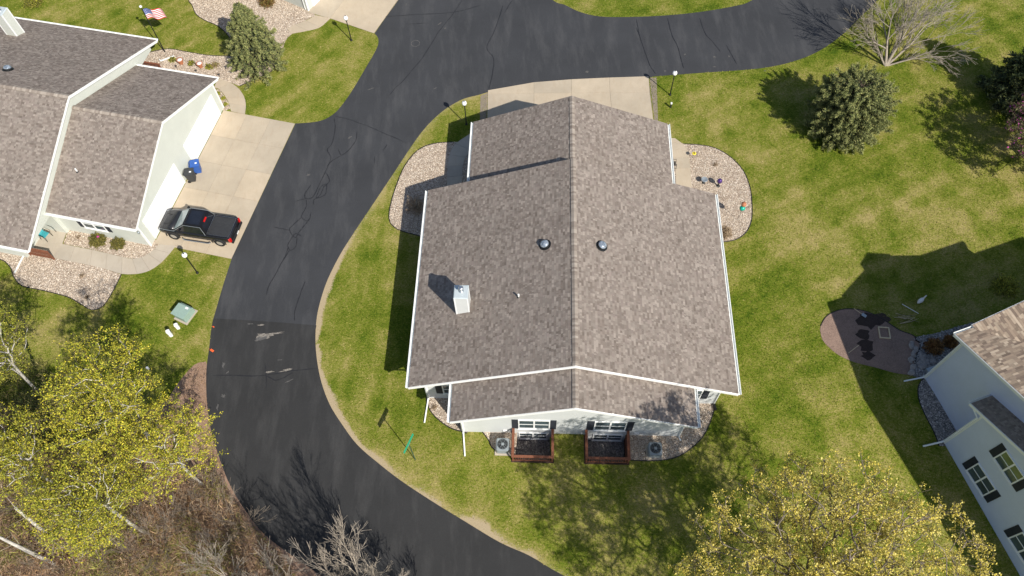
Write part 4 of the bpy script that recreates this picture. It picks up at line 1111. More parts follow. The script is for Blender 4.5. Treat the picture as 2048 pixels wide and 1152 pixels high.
me.materials.append(M['flag_cloth']); me.shade_smooth(); fo = link(bpy.data.objects.new('flag', me)); fo.parent = t

# planters, stake lights
for px, lb in (((363, 127), 'terracotta planter with pale top nearer the red porch railing'), ((402, 134), 'terracotta planter with pale top nearer the spruce')):
    t = thing('planter', lb, 'planter', at(*px))
    MB().lathe((0, 0, 0), [(.16, 0), (.24, .38), (.27, .38), (.27, .45), (.22, .45), (.2, .41)], 14).build('pot', 'terracotta', t)
    MB().lathe((0, 0, .40), [(.215, 0), (.2, .05), (.1, .09), (.02, .1)], 12).build('filling', 'white_soil', t, True)
def stake(px, lb):
    t = thing('stake_light', lb, 'garden light', at(*px), 0, 'black stake lights')
    MB().tube([(0, 0, -.05), (0, 0, .3)], .012, 5).build('stake', 'black_metal', t)
    MB().lathe((0, 0, .3), [(.05, 0), (.05, .09), (.08, .1), (.03, .15)], 8).build('head', 'black_plastic', t)
for px in ((355, 138), (395, 147), (441, 155)): stake(px, 'small black stake light in gravel along the garage side wall')

# gravel bed ornaments east of the middle house
t = thing('gazing_ball', 'shiny purple gazing ball on a short stand in gravel', 'garden ornament', at(1436, 372))
MB().lathe((0, 0, 0), [(.16, 0), (.12, .06), (.05, .1), (.05, .4), (.11, .47)], 10).build('stand', 'black_metal', t)
MB().lathe((0, 0, .44), [(.06, 0), (.16, .06), (.2, .18), (.16, .3), (.06, .37), (.01, .38)], 16).build('ball', 'purple_glass', t, True)
t = thing('bird_bath', 'dark shallow bird bath dish between path and purple gazing ball', 'bird bath', at(1407, 366))
MB().lathe((0, 0, 0), [(.14, 0), (.1, .05), (.04, .1), (.04, .32), (.08, .36)], 10).build('stand', 'black_metal', t)
MB().lathe((0, 0, .36), [(.06, 0), (.2, .04), (.25, .09), (.24, .1), (.05, .055)], 16).build('dish', 'grey_metal', t)
t = thing('garden_stake', 'tall garden stake with teal globe and terracotta globe', 'garden ornament', at(1475, 440))
MB().tube([(0, 0, -.1), (0, 0, 1.9)], .012, 6).build('rod', 'black_metal', t)
MB().lathe((0, 0, 1.3), [(.03, 0), (.16, .06), (.21, .2), (.17, .34), (.03, .4)], 14).build('globe', 'teal_glaze', t, True)
MB().lathe((0, 0, 1.78), [(.03, 0), (.15, .06), (.19, .18), (.15, .3), (.03, .36)], 14).build('globe', 'terracotta', t, True)
t = thing('garden_chair', 'black metal garden chair against the wall by the tan path', 'chair', at(1345, 334), math.radians(-4))
for i in range(6): MB().box((-.22+i*.075, -.22, .40), (-.17+i*.075, .22, .42)).build('slat', 'black_metal', t)
for i in range(6): MB().box((-.26, -.2+i*.075, .45), (-.24, -.165+i*.075, .88)).build('slat', 'black_metal', t)
MB().tube([(-.25, -.23, .4), (-.25, -.23, .9), (-.25, .23, .9), (-.25, .23, .4)], .02, 6).build('back_frame', 'black_metal', t)
for sx in (-.22, .22):
    for sy in (-.2, .2): MB().tube([(sx, sy, .41), (sx*1.15, sy*1.1, 0)], .016, 5).build('leg', 'black_metal', t)
for sy in (-1, 1): MB().tube([(-.25, sy*.23, .64), (.22, sy*.24, .62), (.22, sy*.22, .41)], .018, 6).build('armrest', 'black_metal', t)
t = thing('flower_stake', 'yellow flower on a thin dark stem beside the tan path', 'flower', at(1385, 316))
MB().tube([(0, 0, 0), (.03, .02, .55)], .012, 5).build('stem', 'black_metal', t)
fl = MB()
for k in range(7):
    a = k*.9; fl.frus((.03+.1*math.cos(a), .02+.1*math.sin(a)), .53, .57, .06, .06, .03, .03)
fl.build('petals', 'yellow_flower', t)
MB().lathe((.03, .02, .55), [(.06, 0), (.05, .05), (.01, .07)], 8).build('centre', 'wood_dark', t)

# mulch bed odds and ends
z = at(1768, 666); t = thing('wooden_frame', 'small square pale wooden frame lying on dark mulch', 'frame', z, math.radians(-7))
for a, b in (((-.36, -.42), (.36, -.36)), ((-.36, .36), (.36, .42)), ((-.36, -.36), (-.30, .36)), ((.30, -.36), (.36, .36))): MB().box((*a, .02), (*b, .1)).build('rail', 'wood_pale', t)
def tool(a, b, label, head=None, mat='wood_pale', nm='garden_tool'):
    p, q = at(*a, .06), at(*b, .06); t = thing(nm, label, 'tool', p)
    d = q-p; MB().tube([(0, 0, 0), d], .022, 6).build('handle', mat, t)
    if head:
        n = Vector((-d.y, d.x, 0)).normalized(); e = d.normalized()
        mb = MB(); w, l = head
        mb.add([n*-w, n*w, n*w*.8-e*l, n*-w*.8-e*l] + [p_+Vector((0, 0, .03)) for p_ in (n*-w, n*w, n*w*.8-e*l, n*-w*.8-e*l)], [(0,1,2,3),(7,6,5,4),(0,4,5,1),(1,5,6,2),(2,6,7,3),(3,7,4,0)])
        mb.build('head', 'grey_metal', t)
tool((1724, 628), (1708, 617), 'shovel lying on dark turned soil of the mulch bed', (.12, .32))
tool((1697, 706), (1718, 690), 'thin pale stick tool leaning across the mulch bed', None)
tool((1804, 608), (1837, 627), 'long white stick lying in the shaded grass', None, 'label_white', 'pole')
t = thing('brush_pile', 'small pile of cut branches on shaded grass by the mulch bed', 'branch pile', at(1812, 641))
rb = random.Random(3)
for i in range(14):
    a = rb.uniform(-.9, .3); l = rb.uniform(.35, .7); x, y = rb.uniform(-.4, .4), rb.uniform(-.3, .3); zz = .03+.012*i
    MB().tube([(x-l*math.cos(a), y-l*math.sin(a), zz), (x, y, zz+.03), (x+l*math.cos(a+.2), y+l*math.sin(a+.2), zz)], [.015, .012, .005], 5).build('branch', 'wood_pale' if i % 3 else 'bark_dark', t)
t = thing('garden_statue', 'small pale bird shaped lawn ornament on shaded grass', 'garden ornament', at(1840, 603), .6)
MB(Matrix.Translation((0, 0, .18)) @ Matrix.Rotation(math.radians(80), 4, 'Y')).lathe((0, 0, -.35), [(.02, 0), (.1, .12), (.15, .3), (.13, .45), (.05, .6), (.01, .66)], 12).build('body', 'white_soil', t, True)
MB().tube([(.22, 0, .22), (.32, 0, .42), (.38, 0, .46)], [.06, .045, .03], 8).build('neck', 'white_soil', t)
MB().lathe((-.02, 0, 0), [(.12, 0), (.1, .08), (.04, .12)], 10).build('base', 'rock', t)
# rocks around the stone bed
rr = random.Random(8)
rocks = [(1826+rr.uniform(-5, 5), 684+i*5.2+rr.uniform(-2, 2)) for i in range(13)] + [(1852+rr.uniform(-16, 16), 722+rr.uniform(-14, 14)) for i in range(26)]
for i, px in enumerate(rocks):
    s = rr.uniform(.10, .19); bm = bmesh.new(); bmesh.ops.create_icosphere(bm, subdivisions=2, radius=1)
    for v in bm.verts:
        k = 1+rr.uniform(-.16, .16); v.co = Vector((v.co.x*s*k*1.25, v.co.y*s*k, v.co.z*s*k*.7))
    me = bpy.data.meshes.new('rock'); bm.to_mesh(me); bm.free(); me.materials.append(M['rock'])
    o = link(bpy.data.objects.new('rock', me)); o.location = at(*px)+Vector((0, 0, s*.35)); o.rotation_euler = (0, 0, rr.uniform(0, 6))
    if i < 13: tag(o, 'rounded dark rock in the row dividing mulch from pale stones', 'rock', 'row of border rocks')
    else: tag(o, 'fist sized grey rock heaped on the stone bed below the shrubs', 'rock', 'heaped rocks in the stone bed')

# ------------------------------------------------------------------ vegetation
def leaf_soup(name, P, size, cols, parent, mat='leaf', seed=0, aspect=.6, upb=.5, kind=None, dirs=None):
    """diamond leaves at points P (local), random tilt; cols per leaf"""
    rng = np.random.default_rng(seed); n = len(P)
    nr = rng.normal(size=(n, 3)); nr[:, 2] = np.abs(nr[:, 2])+upb; nr /= np.linalg.norm(nr, axis=1, keepdims=True)
    a = rng.normal(size=(n, 3)) if dirs is None else dirs+rng.normal(size=(n, 3))*.35
    a -= nr*(a*nr).sum(1, keepdims=True); a /= np.linalg.norm(a, axis=1, keepdims=True)+1e-9
    b = np.cross(nr, a); s = (size*rng.uniform(.6, 1.4, n))[:, None]
    V = np.stack([P-a*s, P+b*s*aspect, P+a*s, P-b*s*aspect], 1).reshape(-1, 3)
    F = np.arange(4*n).reshape(n, 4)
    return soup(name, V, F, cols, mat, parent, kind)
def tubes(name, segs, mat, parent, n=4):
    """segs: list of (p0,p1,r0,r1) arrays -> one mesh of tapered limbs"""
    S = np.array([np.concatenate([a, b, [r0, r1]]) for a, b, r0, r1 in segs])
    p0, p1, r0, r1 = S[:, :3], S[:, 3:6], S[:, 6], S[:, 7]; d = p1-p0; d /= np.linalg.norm(d, axis=1, keepdims=True)+1e-9
    ref = np.where(np.abs(d[:, 2:3]) < .9, np.array([[0, 0, 1.0]]), np.array([[1.0, 0, 0]])); u = np.cross(d, ref); u /= np.linalg.norm(u, axis=1, keepdims=True); v = np.cross(d, u)
    V = []
    for p, r in ((p0, r0), (p1, r1)):
        for k in range(n):
            a = 2*math.pi*k/n; V.append(p+(u*math.cos(a)+v*math.sin(a))*r[:, None])
    V = np.stack(V, 1).reshape(-1, 3)
    F = np.array([(k, (k+1) % n, n+(k+1) % n, n+k) for k in range(n)]); FF = (F[None]+2*n*np.arange(len(S))[:, None, None]).reshape(-1, 4)
    me_o = soup(name, V, FF, None, mat, parent); me_o.data.shade_smooth(); return me_o
def grow(seed, trunk, cen, rad, n, shell=.55, kp=.35, tip=.011, expo=2.3, low=-.5):
    """limbs reaching for points spread through a crown: returns segs and tip points"""
    rng = np.random.default_rng(seed)
    P = rng.normal(size=(n*3, 3)); P /= np.linalg.norm(P, axis=1, keepdims=True); P *= (rng.random((len(P), 1))**shell)
    P = P[P[:, 2] > low][:n]*np.array(rad)+np.array(cen)
    nodes = [np.array(t, float) for t in trunk]; par = [-1]+list(range(len(trunk)-1)); pl = [0.0]
    for i in range(1, len(nodes)): pl.append(pl[-1]+np.linalg.norm(nodes[i]-nodes[i-1]))
    top = nodes[-1]; P = P[np.argsort(np.linalg.norm(P-top, axis=1))]
    N = np.zeros((len(nodes)+2*len(P), 3)); L = np.zeros(len(N)); N[:len(nodes)] = nodes; L[:len(nodes)] = pl; cnt = len(nodes); t0 = max(0, len(trunk)-3)
    for p in P:
        d = np.linalg.norm(N[t0:cnt]-p, axis=1); c = d+kp*L[t0:cnt]+np.where(N[t0:cnt, 2] > p[2]+.3, 1.5, 0)
        j = int(np.argmin(c))+t0; dd = d[j-t0]
        if dd > .5:
            m = (N[j]*.5+p*.5)+rng.normal(size=3)*dd*.09+np.array([0, 0, -dd*.05])
            N[cnt] = m; par.append(j); L[cnt] = L[j]+dd*.5; j = cnt; cnt += 1
        N[cnt] = p; par.append(j); L[cnt] = L[j]+np.linalg.norm(p-N[j]); cnt += 1
    ch = [0]*cnt; w = np.zeros(cnt)
    for i in range(cnt-1, 0, -1):
        if ch[i] == 0: w[i] = tip**expo
        w[par[i]] += w[i]; ch[par[i]] += 1
    r = np.maximum(w, tip**expo)**(1/expo)
    segs = [(N[par[i]], N[i], min(r[par[i]], r[i]*1.6), r[i]) for i in range(1, cnt)]
    tips = np.array([N[i] for i in range(cnt) if ch[i] == 0]); alln = N[len(trunk):cnt].copy()
    return segs, tips, alln
def twigs(rng, tips, per, ln, r=.006, up=.35):
    segs = []; ends = []
    for p in tips:
        for k in range(per):
            d = rng.normal(size=3); d[2] = d[2]*.7+up; d /= np.linalg.norm(d); e = p+d*ln*rng.uniform(.5, 1.2)
            segs.append((p, e, r*1.3, r*.6)); ends.append(e)
    return segs, np.array(ends)
def cols_of(rng, n, pal, var=.25):
    pal = np.array(pal); return pal[rng.integers(0, len(pal), n)]*(1-var+2*var*rng.random((n, 1)))
def along(rng, ts, n, jit, lo=.15):
    """leaf places strung along twigs"""
    A = np.array([q[0] for q in ts]); B = np.array([q[1] for q in ts]); i = rng.integers(0, len(A), n); k = lo+(1.1-lo)*rng.random((n, 1))
    return A[i]+(B[i]-A[i])*k+rng.normal(size=(n, 3))*jit*np.array([1, 1, .7]), (B-A)[i]
def leafy_tree(name, label, base, trunk, cen, rad, n, nleaf, size, pal, bark, seed, spread=.35, group=None, tw=3, twl=.5, cat='tree', shell=.55, tip=.011, upb=.5, barkmin=None, twr=.006, lo=.15):
    rng = np.random.default_rng(seed); t = thing(name, label, cat, base, 0, group)
    segs, tips, alln = grow(seed, trunk, cen, rad, n, shell, tip=tip)
    pool = np.concatenate([tips, alln[rng.random(len(alln)) < .4]]); ts, ends = twigs(rng, pool, tw, twl, twr)
    if barkmin:
        tubes('trunk', [s for s in segs if s[3] >= barkmin], bark, t, 6); tubes('twigs', [s for s in segs if s[3] < barkmin]+ts, 'bark_dark' if bark != 'bark_grey' else bark, t, 3)['kind'] = 'stuff'
    else:
        tubes('trunk', segs, bark, t, 5); tubes('twigs', ts, bark, t, 3)['kind'] = 'stuff'
    P, D = along(rng, ts, nleaf, spread, lo)
    leaf_soup('crown', P, size, cols_of(rng, nleaf, pal), t, 'leaf', seed, .55, upb, dirs=D/(np.linalg.norm(D, axis=1, keepdims=True)+1e-6)*.7)
    return t
def bare_tree(name, label, base, seed, L0, dirs, depth=5, r0=.09, bark='bark_grey', ang=.45, group=None, ratio=.72, kids=(3, 4), tropism=.12, side=.8, rmin=.0085):
    """leafless tree grown limb by limb"""
    rng = np.random.default_rng(seed); segs = []; tw = []
    def rec(p, d, l, r, k):
        m = 3
        for i in range(m):
            d = d+rng.normal(size=3)*.04+np.array([0, 0, tropism*.25]); d /= np.linalg.norm(d)
            q = p+d*l/m; r2 = r*(1-.14)
            (segs if r > .016 else tw).append((p, q, max(r, rmin), max(r2, rmin*.85)))
            if k > 0 and (i > 0 or rng.random() < .35):
                for _ in range(int(rng.random() < side)+int(k <= 1)):
                    e = d+np.cross(d, rng.normal(size=3))*ang*1.1; e /= np.linalg.norm(e)
                    rec(q, e, l*ratio*rng.uniform(.6, 1.05)*(1-.18*(m-1-i)), r2*.58, k-1)
            p, r = q, r2
        if k > 0:
            for _ in range(rng.integers(*kids)-1):
                e = d+np.cross(d, rng.normal(size=3))*ang*.6; e /= np.linalg.norm(e); rec(p, e, l*ratio*rng.uniform(.8, 1.1), r*.72, k-1)
    t = thing(name, label, 'tree', base, 0, group)
    for d, l, r in dirs:
        d = np.array(d, float); d /= np.linalg.norm(d); rec(np.array([0, 0, -.1]), d, L0*l, r0*r, depth)
    tubes('trunk', segs, bark, t, 5)
    if tw: tubes('twigs', tw, bark, t, 3)['kind'] = 'stuff'
    return t
def conifer(name, label, base, H, R, seed, pal_out, pal_in, round_=False, nb=420, group=None, spray=26, size=.16):
    rng = np.random.default_rng(seed); t = thing(name, label, 'conifer', base, 0, group)
    MB().tube([(0, 0, -.1), (0, 0, H*.5), (0, 0, H*.97)], [R*.055, R*.035, .02], 7).build('trunk', 'bark_dark', t)
    segs = []; P = []; D = []; W = []
    for i in range(nb):
        f = (i//14*14+7)/nb+rng.normal()*.008; f = min(max(f, .005), .995); z = H*(.03+.96*f**(.85 if not round_ else 1.0))
        hh = z/H
        env = R*((1-hh)**.8 if not round_ else math.sqrt(max(0, 1-((hh-.33)/.67)**2 if hh > .33 else 1-((.33-hh)/.55)**2)))
        l = env*rng.uniform(.68, 1.08)+.12
        a = (i % 14)*math.tau/14+(i//14)*1.1+rng.uniform(-.2, .2); dr = np.array([math.cos(a), math.sin(a), 0])
        rise = .35*hh-.12 if not round_ else .55*hh+.02
        p0 = np.array([0, 0, z*.93]); p1 = p0+dr*l+np.array([0, 0, l*rise]); p1[2] = max(p1[2], .08)
        segs.append((p0, p1, .022*R/2.5+.006, .005))
        ns = int(spray*(.35+l/R)); tt = .25+.8*rng.random(ns)**.6
        side = np.cross(dr, [0, 0, 1]); sg = rng.choice([-1, 1], ns); wd = (1.05-tt)*l*.42*rng.random(ns)
        q = p0+(p1-p0)*tt[:, None]+side*(sg*wd)[:, None]+np.stack([np.zeros(ns), np.zeros(ns), rng.normal(size=ns)*.07-.08*wd], 1)
        P.append(q); D.append(dr*1.0+side*(sg*.7)[:, None]+np.array([0, 0, .25])); W.append(tt)
    P, D, W = np.concatenate(P), np.concatenate(D), np.concatenate(W)
    # every spray point gets a little fan of needle blades
    k = 6; n = len(P); PP = np.repeat(P, k, 0)+rng.normal(size=(n*k, 3))*size*.45; DD = np.repeat(D, k, 0)+rng.normal(size=(n*k, 3))*.5
    co = np.where(rng.random((n*k, 1)) < np.clip(np.repeat(W, k)[:, None]*1.15-.2, .05, .95), cols_of(rng, n*k, pal_out), cols_of(rng, n*k, pal_in))  # sunlit tips and shaded interior are put into the needle colours
    tubes('branches', segs, 'bark_dark', t, 4)
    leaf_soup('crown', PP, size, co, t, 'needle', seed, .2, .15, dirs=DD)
    return t
def shrub(name, label, base, R, H, n, pal, seed, bark='bark_dark', size=.07, group=None, aspect=.3, upright=True, stems=24):
    rng = np.random.default_rng(seed); t = thing(name, label, 'shrub', base, 0, group)
    segs = []
    for i in range(stems):
        d = rng.normal(size=3); d[2] = abs(d[2])+.35; d /= np.linalg.norm(d); segs.append((np.zeros(3), d*np.array([R, R, H])*.9, .012, .004))
    tubes('stems', segs, bark, t, 4)
    d = rng.normal(size=(n, 3)); d[:, 2] = np.abs(d[:, 2]); d /= np.linalg.norm(d, axis=1, keepdims=True)
    P = d*(rng.random((n, 1))**.35)*np.array([R, R, H])*(1+.18*np.sin(d[:, :1]*9+seed)+.12*np.cos(d[:, 1:2]*11))
    leaf_soup('foliage', P+np.array([0, 0, .03]), size, cols_of(rng, n, pal, .35), t, 'leaf', seed, aspect, .2, dirs=d if upright else None)
    return t

YEL = [(.46, .42, .035), (.58, .5, .04), (.34, .33, .03), (.62, .53, .07), (.22, .23, .03), (.38, .43, .04)]
GRN = [(.25, .27, .035), (.33, .33, .04), (.15, .17, .03), (.4, .37, .05)]
BUD = [(.56, .46, .075), (.68, .56, .11), (.44, .36, .06), (.72, .62, .2), (.34, .29, .06)]
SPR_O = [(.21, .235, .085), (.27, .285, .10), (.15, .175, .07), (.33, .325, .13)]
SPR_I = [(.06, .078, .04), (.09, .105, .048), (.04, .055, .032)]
def local(base, u, v, z):
    p = at(u, v, z); return np.array([p.x-base.x, p.y-base.y, z])

# birches of the wood at the lower left
def birch(label, foot, top_px, topz, cpx, cz, rad, n, nleaf, pal, seed, size=.046):
    p_ = at(*cpx, cz); f = Vector((p_.x+foot[0], p_.y+foot[1], 0)); c = local(f, *cpx, cz); tp = local(f, *top_px, topz)
    trunk = [(0, 0, -.2), tuple(tp*np.array([.2, .2, .3])), tuple(tp*np.array([.5, .5, .55])), tuple(tp*np.array([.8, .8, .75])), tuple(tp*np.array([.9, .9, .85]))]
    return leafy_tree('birch_tree', label, f, trunk, c, rad, n, nleaf, size, pal, 'bark_white', seed, .07, 'birches by the bend in the road', 4, .75, barkmin=.017, shell=.5, tip=.0135)
birch('tall birch with white limbs and bright yellow spring leaves nearest the mown lawn', (.5, -1.0), (185, 745), 9.5, (205, 785), 8.2, (2.9, 3.7, 3.0), 260, 19000, YEL, 11)
birch('wide yellow leaved birch overhanging the brown soil at the road bend', (.3, -.6), (330, 900), 6.8, (320, 890), 6.0, (3.1, 2.7, 2.2), 230, 17000, YEL, 12)
birch('birch deep in the wood with leaning white trunk and green gold leaves', (.6, -.7), (175, 985), 7.0, (175, 990), 6.2, (3.3, 2.9, 2.2), 260, 19000, YEL+GRN, 13)
birch('greener birch at the wood edge beyond the yellow birches', (.4, -.6), (30, 930), 7, (20, 900), 6.2, (2.5, 2.8, 2.2), 200, 13000, GRN+YEL, 14)
birch('olive leaved tree leaning over the lawn below the gravel bed point', (.4, -.8), (-5, 700), 7, (-20, 700), 6.2, (2.0, 2.9, 2.4), 200, 13000, GRN, 15)
leafy_tree('young_tree', 'young bright green tree half hidden under the yellow birches', at(215, 1090), [(0, 0, -.1), (-.1, .1, 1.2), (-.2, .3, 2.2)], (-.2, .4, 3.2), (2.4, 1.9, 1.3), 150, 6000, .055, GRN+YEL[:2], 'bark_grey', 16, .07, None, 4, .7)
leafy_tree('young_tree', 'dark olive sapling at the wood edge in shade of the tall birch', at(120, 860), [(0, 0, -.1), (-.1, .1, .8), (-.2, .3, 1.5)], (-.2, .4, 2.2), (2.0, 1.8, 1.1), 120, 4200, .055, [(.12, .14, .035), (.18, .18, .04), (.08, .1, .03), (.25, .2, .07)], 'bark_dark', 17, .07, None, 4, .6)
# leaning bare birch trunks
for i, (a, b, lb) in enumerate((((105, 1075), (30, 1015), 'pale fallen birch trunk leaning through the brush, upper of the two'), ((110, 1128), (-10, 1070), 'pale leaning birch trunk at the foot of the wood, lower of the two'))):
    f = at(*a); e = at(*b, 3.2)-f; t = thing('leaning_birch', lb, 'tree', f)
    MB().tube([(0, 0, -.1), e*.5+Vector((0, 0, .15)), e], [.13, .11, .07], 8).build('trunk', 'bark_white', t, True)
    for j, k in enumerate((.4, .55, .7, .85, 1.0)): tubes('branch', [(np.array(e*k), np.array(e*k)+np.array([math.cos(j*2.1), math.sin(j*2.1), 1.0])*.9, .02, .006)], 'bark_grey', t, 4)
# bare trees at the bottom
up = lambda *d: d
G_ = 'leafless trees at the road bend'
bare_tree('bare_tree', 'leafless grey tree with rising twigs over the shaded road, fullest of its group', (-9.0, 7.0, 0), 21, 2.2, [((-.1, .25, 1), 1.1, 1), ((-.5, .2, 1), 1, .8), ((.5, .2, 1), 1, .8), ((.15, .5, 1), .9, .7)], 4, .10, group=G_, ang=.38, side=.95, ratio=.78, tropism=.3, rmin=.0075)
bare_tree('bare_tree', 'leafless grey tree at the woodland edge in front of the brown brush', (-13.4, 7.0, 0), 22, 2.0, [((-.2, .3, 1), 1, 1), ((.35, .1, 1), .9, .8)], 4, .08, group=G_, ang=.38, side=.95, ratio=.78, tropism=.3, rmin=.0075)
bare_tree('bare_tree', 'small leafless tree tip poking up beside the lower road', (-5.6, 4.9, 0), 23, 1.9, [((0, .15, 1), 1, 1), ((.3, .3, 1), .8, .7)], 4, .075, group=G_, ang=.36, side=.95, ratio=.78, tropism=.3, rmin=.0075)
bare_tree('bare_tree', 'tall leafless tree whose trunk shadow streaks up the dark asphalt', (-12.2, 3.4, 0), 24, 3.3, [((-.05, .1, 1), 1.1, 1), ((-.3, .3, 1), .9, .7), ((.3, .25, 1), .9, .7)], 4, .13, group=G_, ang=.36, side=.95, ratio=.78, tropism=.3, rmin=.0075)
bare_tree('bare_tree', 'leafless tree standing in brown brush under the yellow birch', (-16.6, 7.6, 0), 25, 1.8, [((-.1, .3, 1), 1, 1), ((.4, .1, 1), .8, .7)], 4, .07, group=G_, ang=.38, side=.95, ratio=.78, tropism=.3, rmin=.0075)
bare_tree('bare_tree', 'second tall leafless tree by the lower road, darkening the asphalt', (-8.6, 3.0, 0), 27, 3.0, [((-.05, .2, 1), 1.1, 1), ((.35, .2, 1), .9, .7)], 4, .12, group=G_, ang=.38, side=.95, ratio=.78, tropism=.3, rmin=.0075)
for i, (px, l0, lb) in enumerate((((470, 1075), 1.5, 'tallest leafless bush, right at the edge of the shaded road'), ((330, 1100), 1.5, 'tall leafless bush deep in brown brush behind the young green tree'), ((150, 1135), 1.4, 'tall leafless bush by the foot of the lower pale trunk'), ((300, 1010), .95, 'low leafless bush under the wide yellow birch'), ((380, 1040), 1.05, 'leafless brown bush between birch and road edge'), ((260, 1120), 1.1, 'leafless bush in front of the young green tree'),
                                   ((60, 1010), 1.0, 'leafless bush beside the pale leaning trunks'), ((420, 985), .8, 'small leafless bush on the reddish soil by the road'), ((20, 860), .9, 'leafless bush at the foot of the greener birch'))):
    t = bare_tree('bare_bush', lb, at(*px), 130+i, l0, [((-.3, .3, 1), 1, 1), ((.4, .2, 1), 1, .9), ((.1, -.4, 1), .9, .9), ((-.5, -.2, 1), .9, .8), ((.2, .6, 1), 1, .8)], 3, .03, 'bark_twig', .45, 'leafless bushes in the undergrowth', .8, side=.9, rmin=.007); t['category'] = 'bush'
leafy_tree('young_tree', 'small budding tree behind the leafless trees, its shade mottling the road', Vector((-6.9, 2.9, 0)), [(0, 0, -.1), (0, 0, 2), (.1, .2, 4)], (0, 0, 6.4), (2.2, 2.0, 2.4), 190, 2600, .08, BUD, 'bark_grey', 26, .3)
# undergrowth: brown brush nobody could count
rngu = np.random.default_rng(31)
def drift(rng, x, y, pal):
    """each kind of brush grows in drifts"""
    pal = np.array(pal); k = np.clip((N1(x*.45+7, y*.45, 4)*1.8-.4)+rng.normal(size=len(x))*.18, 0, .999)
    return pal[(k*len(pal)).astype(int)]*(.6+.8*rng.random((len(x), 1)))
def brush(name, poly_px, n, hmax, pal, seed, size=.16, mat='leaf'):
    rng = np.random.default_rng(seed); poly = gxy(poly_px); P = np.array(poly); lo, hi = P.min(0), P.max(0)
    x = rng.uniform(lo[0], hi[0], n*3); y = rng.uniform(lo[1], hi[1], n*3); ok = inside(x, y, poly); x, y = x[ok][:n], y[ok][:n]
    dens = N2(x*.5, y*.5, 3); z = rng.random(len(x))**1.5*hmax*(.3+1.2*dens)
    d = rng.normal(size=(len(x), 3)); d[:, 2] = np.abs(d[:, 2])+.6
    o = leaf_soup(name, np.stack([x, y, z], 1), size*rng.uniform(.4, 1.9, len(x)), drift(rng, x, y, pal), None, mat, seed, .07, .1, 'stuff', dirs=d)
    return o
BRN = [(.42, .28, .16), (.34, .2, .1), (.48, .36, .23), (.2, .14, .09), (.3, .2, .1), (.22, .2, .05), (.3, .29, .07), (.16, .17, .04)]
b = brush('undergrowth', [(-150, 900), (60, 830), (240, 930), (330, 960), (440, 945), (470, 1000), (510, 1055), (560, 1100), (620, 1180), (560, 1330), (-150, 1330)], 95000, 2.3, BRN, 32, .13)
b['label'] = 'brown twiggy undergrowth under the birches'; b['category'] = 'undergrowth'
b = brush('undergrowth', [(-150, 740), (60, 720), (200, 800), (330, 860), (250, 930), (60, 900), (-150, 900)], 20000, 1.4, [(.12, .14, .03), (.2, .21, .04), (.26, .2, .1), (.09, .1, .03), (.3, .26, .1)], 33, .12)
b['label'] = 'mixed green and brown ground plants at the wood edge'; b['category'] = 'undergrowth'
b = brush('leaf_litter', [(340, 800), (388, 735), (412, 728), (413, 790), (424, 870), (450, 950), (420, 960), (330, 860)], 5000, .06, BRN[:4], 34, .06)
b['label'] = 'reddish brown leaf litter scattered beside the road'; b['category'] = 'leaf litter'

# big budding tree at the lower right, foot just below the frame
leafy_tree('budding_tree', 'large spreading tree with sparse yellow buds and grey branches over the back lawn', Vector((13.6, 2.3, float(hgt(13.6, 2.3)))),
           [(0, 0, -.2), (-.1, .2, 1.6), (-.1, .5, 3.2), (0, .9, 4.6)], (.6, 2.2, 9.6), (7.4, 6.8, 4.2), 1300, 95000, .05, BUD, 'bark_twig', 41, .075, None, 5, .55, tip=.018, shell=.5, upb=.3, twr=.009, lo=.55)
# spruces
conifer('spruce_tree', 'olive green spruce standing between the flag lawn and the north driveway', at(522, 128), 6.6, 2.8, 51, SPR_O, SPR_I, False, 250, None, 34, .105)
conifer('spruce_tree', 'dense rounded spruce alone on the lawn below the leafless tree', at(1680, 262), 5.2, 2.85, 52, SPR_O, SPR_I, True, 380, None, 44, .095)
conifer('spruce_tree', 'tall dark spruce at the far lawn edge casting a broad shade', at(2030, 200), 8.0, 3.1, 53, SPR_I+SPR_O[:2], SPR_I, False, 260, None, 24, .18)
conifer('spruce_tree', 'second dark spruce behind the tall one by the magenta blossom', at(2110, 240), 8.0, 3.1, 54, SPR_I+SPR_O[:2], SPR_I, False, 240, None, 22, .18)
leafy_tree('redbud_tree', 'spreading dark tree flecked with magenta blossom at the lawn edge', at(2095, 345), [(0, 0, -.1), (-.1, .1, 1.0), (-.15, .2, 2.0)], (-.6, .4, 4.3), (4.3, 4.2, 2.5), 520, 30000, .065, [(.1, .11, .04), (.14, .13, .05), (.07, .08, .035), (.12, .1, .06), (.16, .13, .06), (.1, .09, .05), (.12, .12, .04), (.5, .09, .33)], 'bark_dark', 55, .08, None, 4, .5)
# leafless tree at the upper right
bare_tree('bare_tree', 'leafless pale tree with wide sweeping branches above the rounded spruce', at(1771, 131), 61, 1.9,
          [((-.15, .45, 1), 1.2, 1), ((.3, .4, 1), 1.2, 1), ((.85, .35, .75), 1.25, .85), ((1.0, .0, .5), 1.0, .6), ((-.6, .3, .8), .9, .6), ((.5, .8, .8), 1.1, .7)], 4, .15, 'bark_pale', .42, None, .84, tropism=.02, side=.85, rmin=.0115)
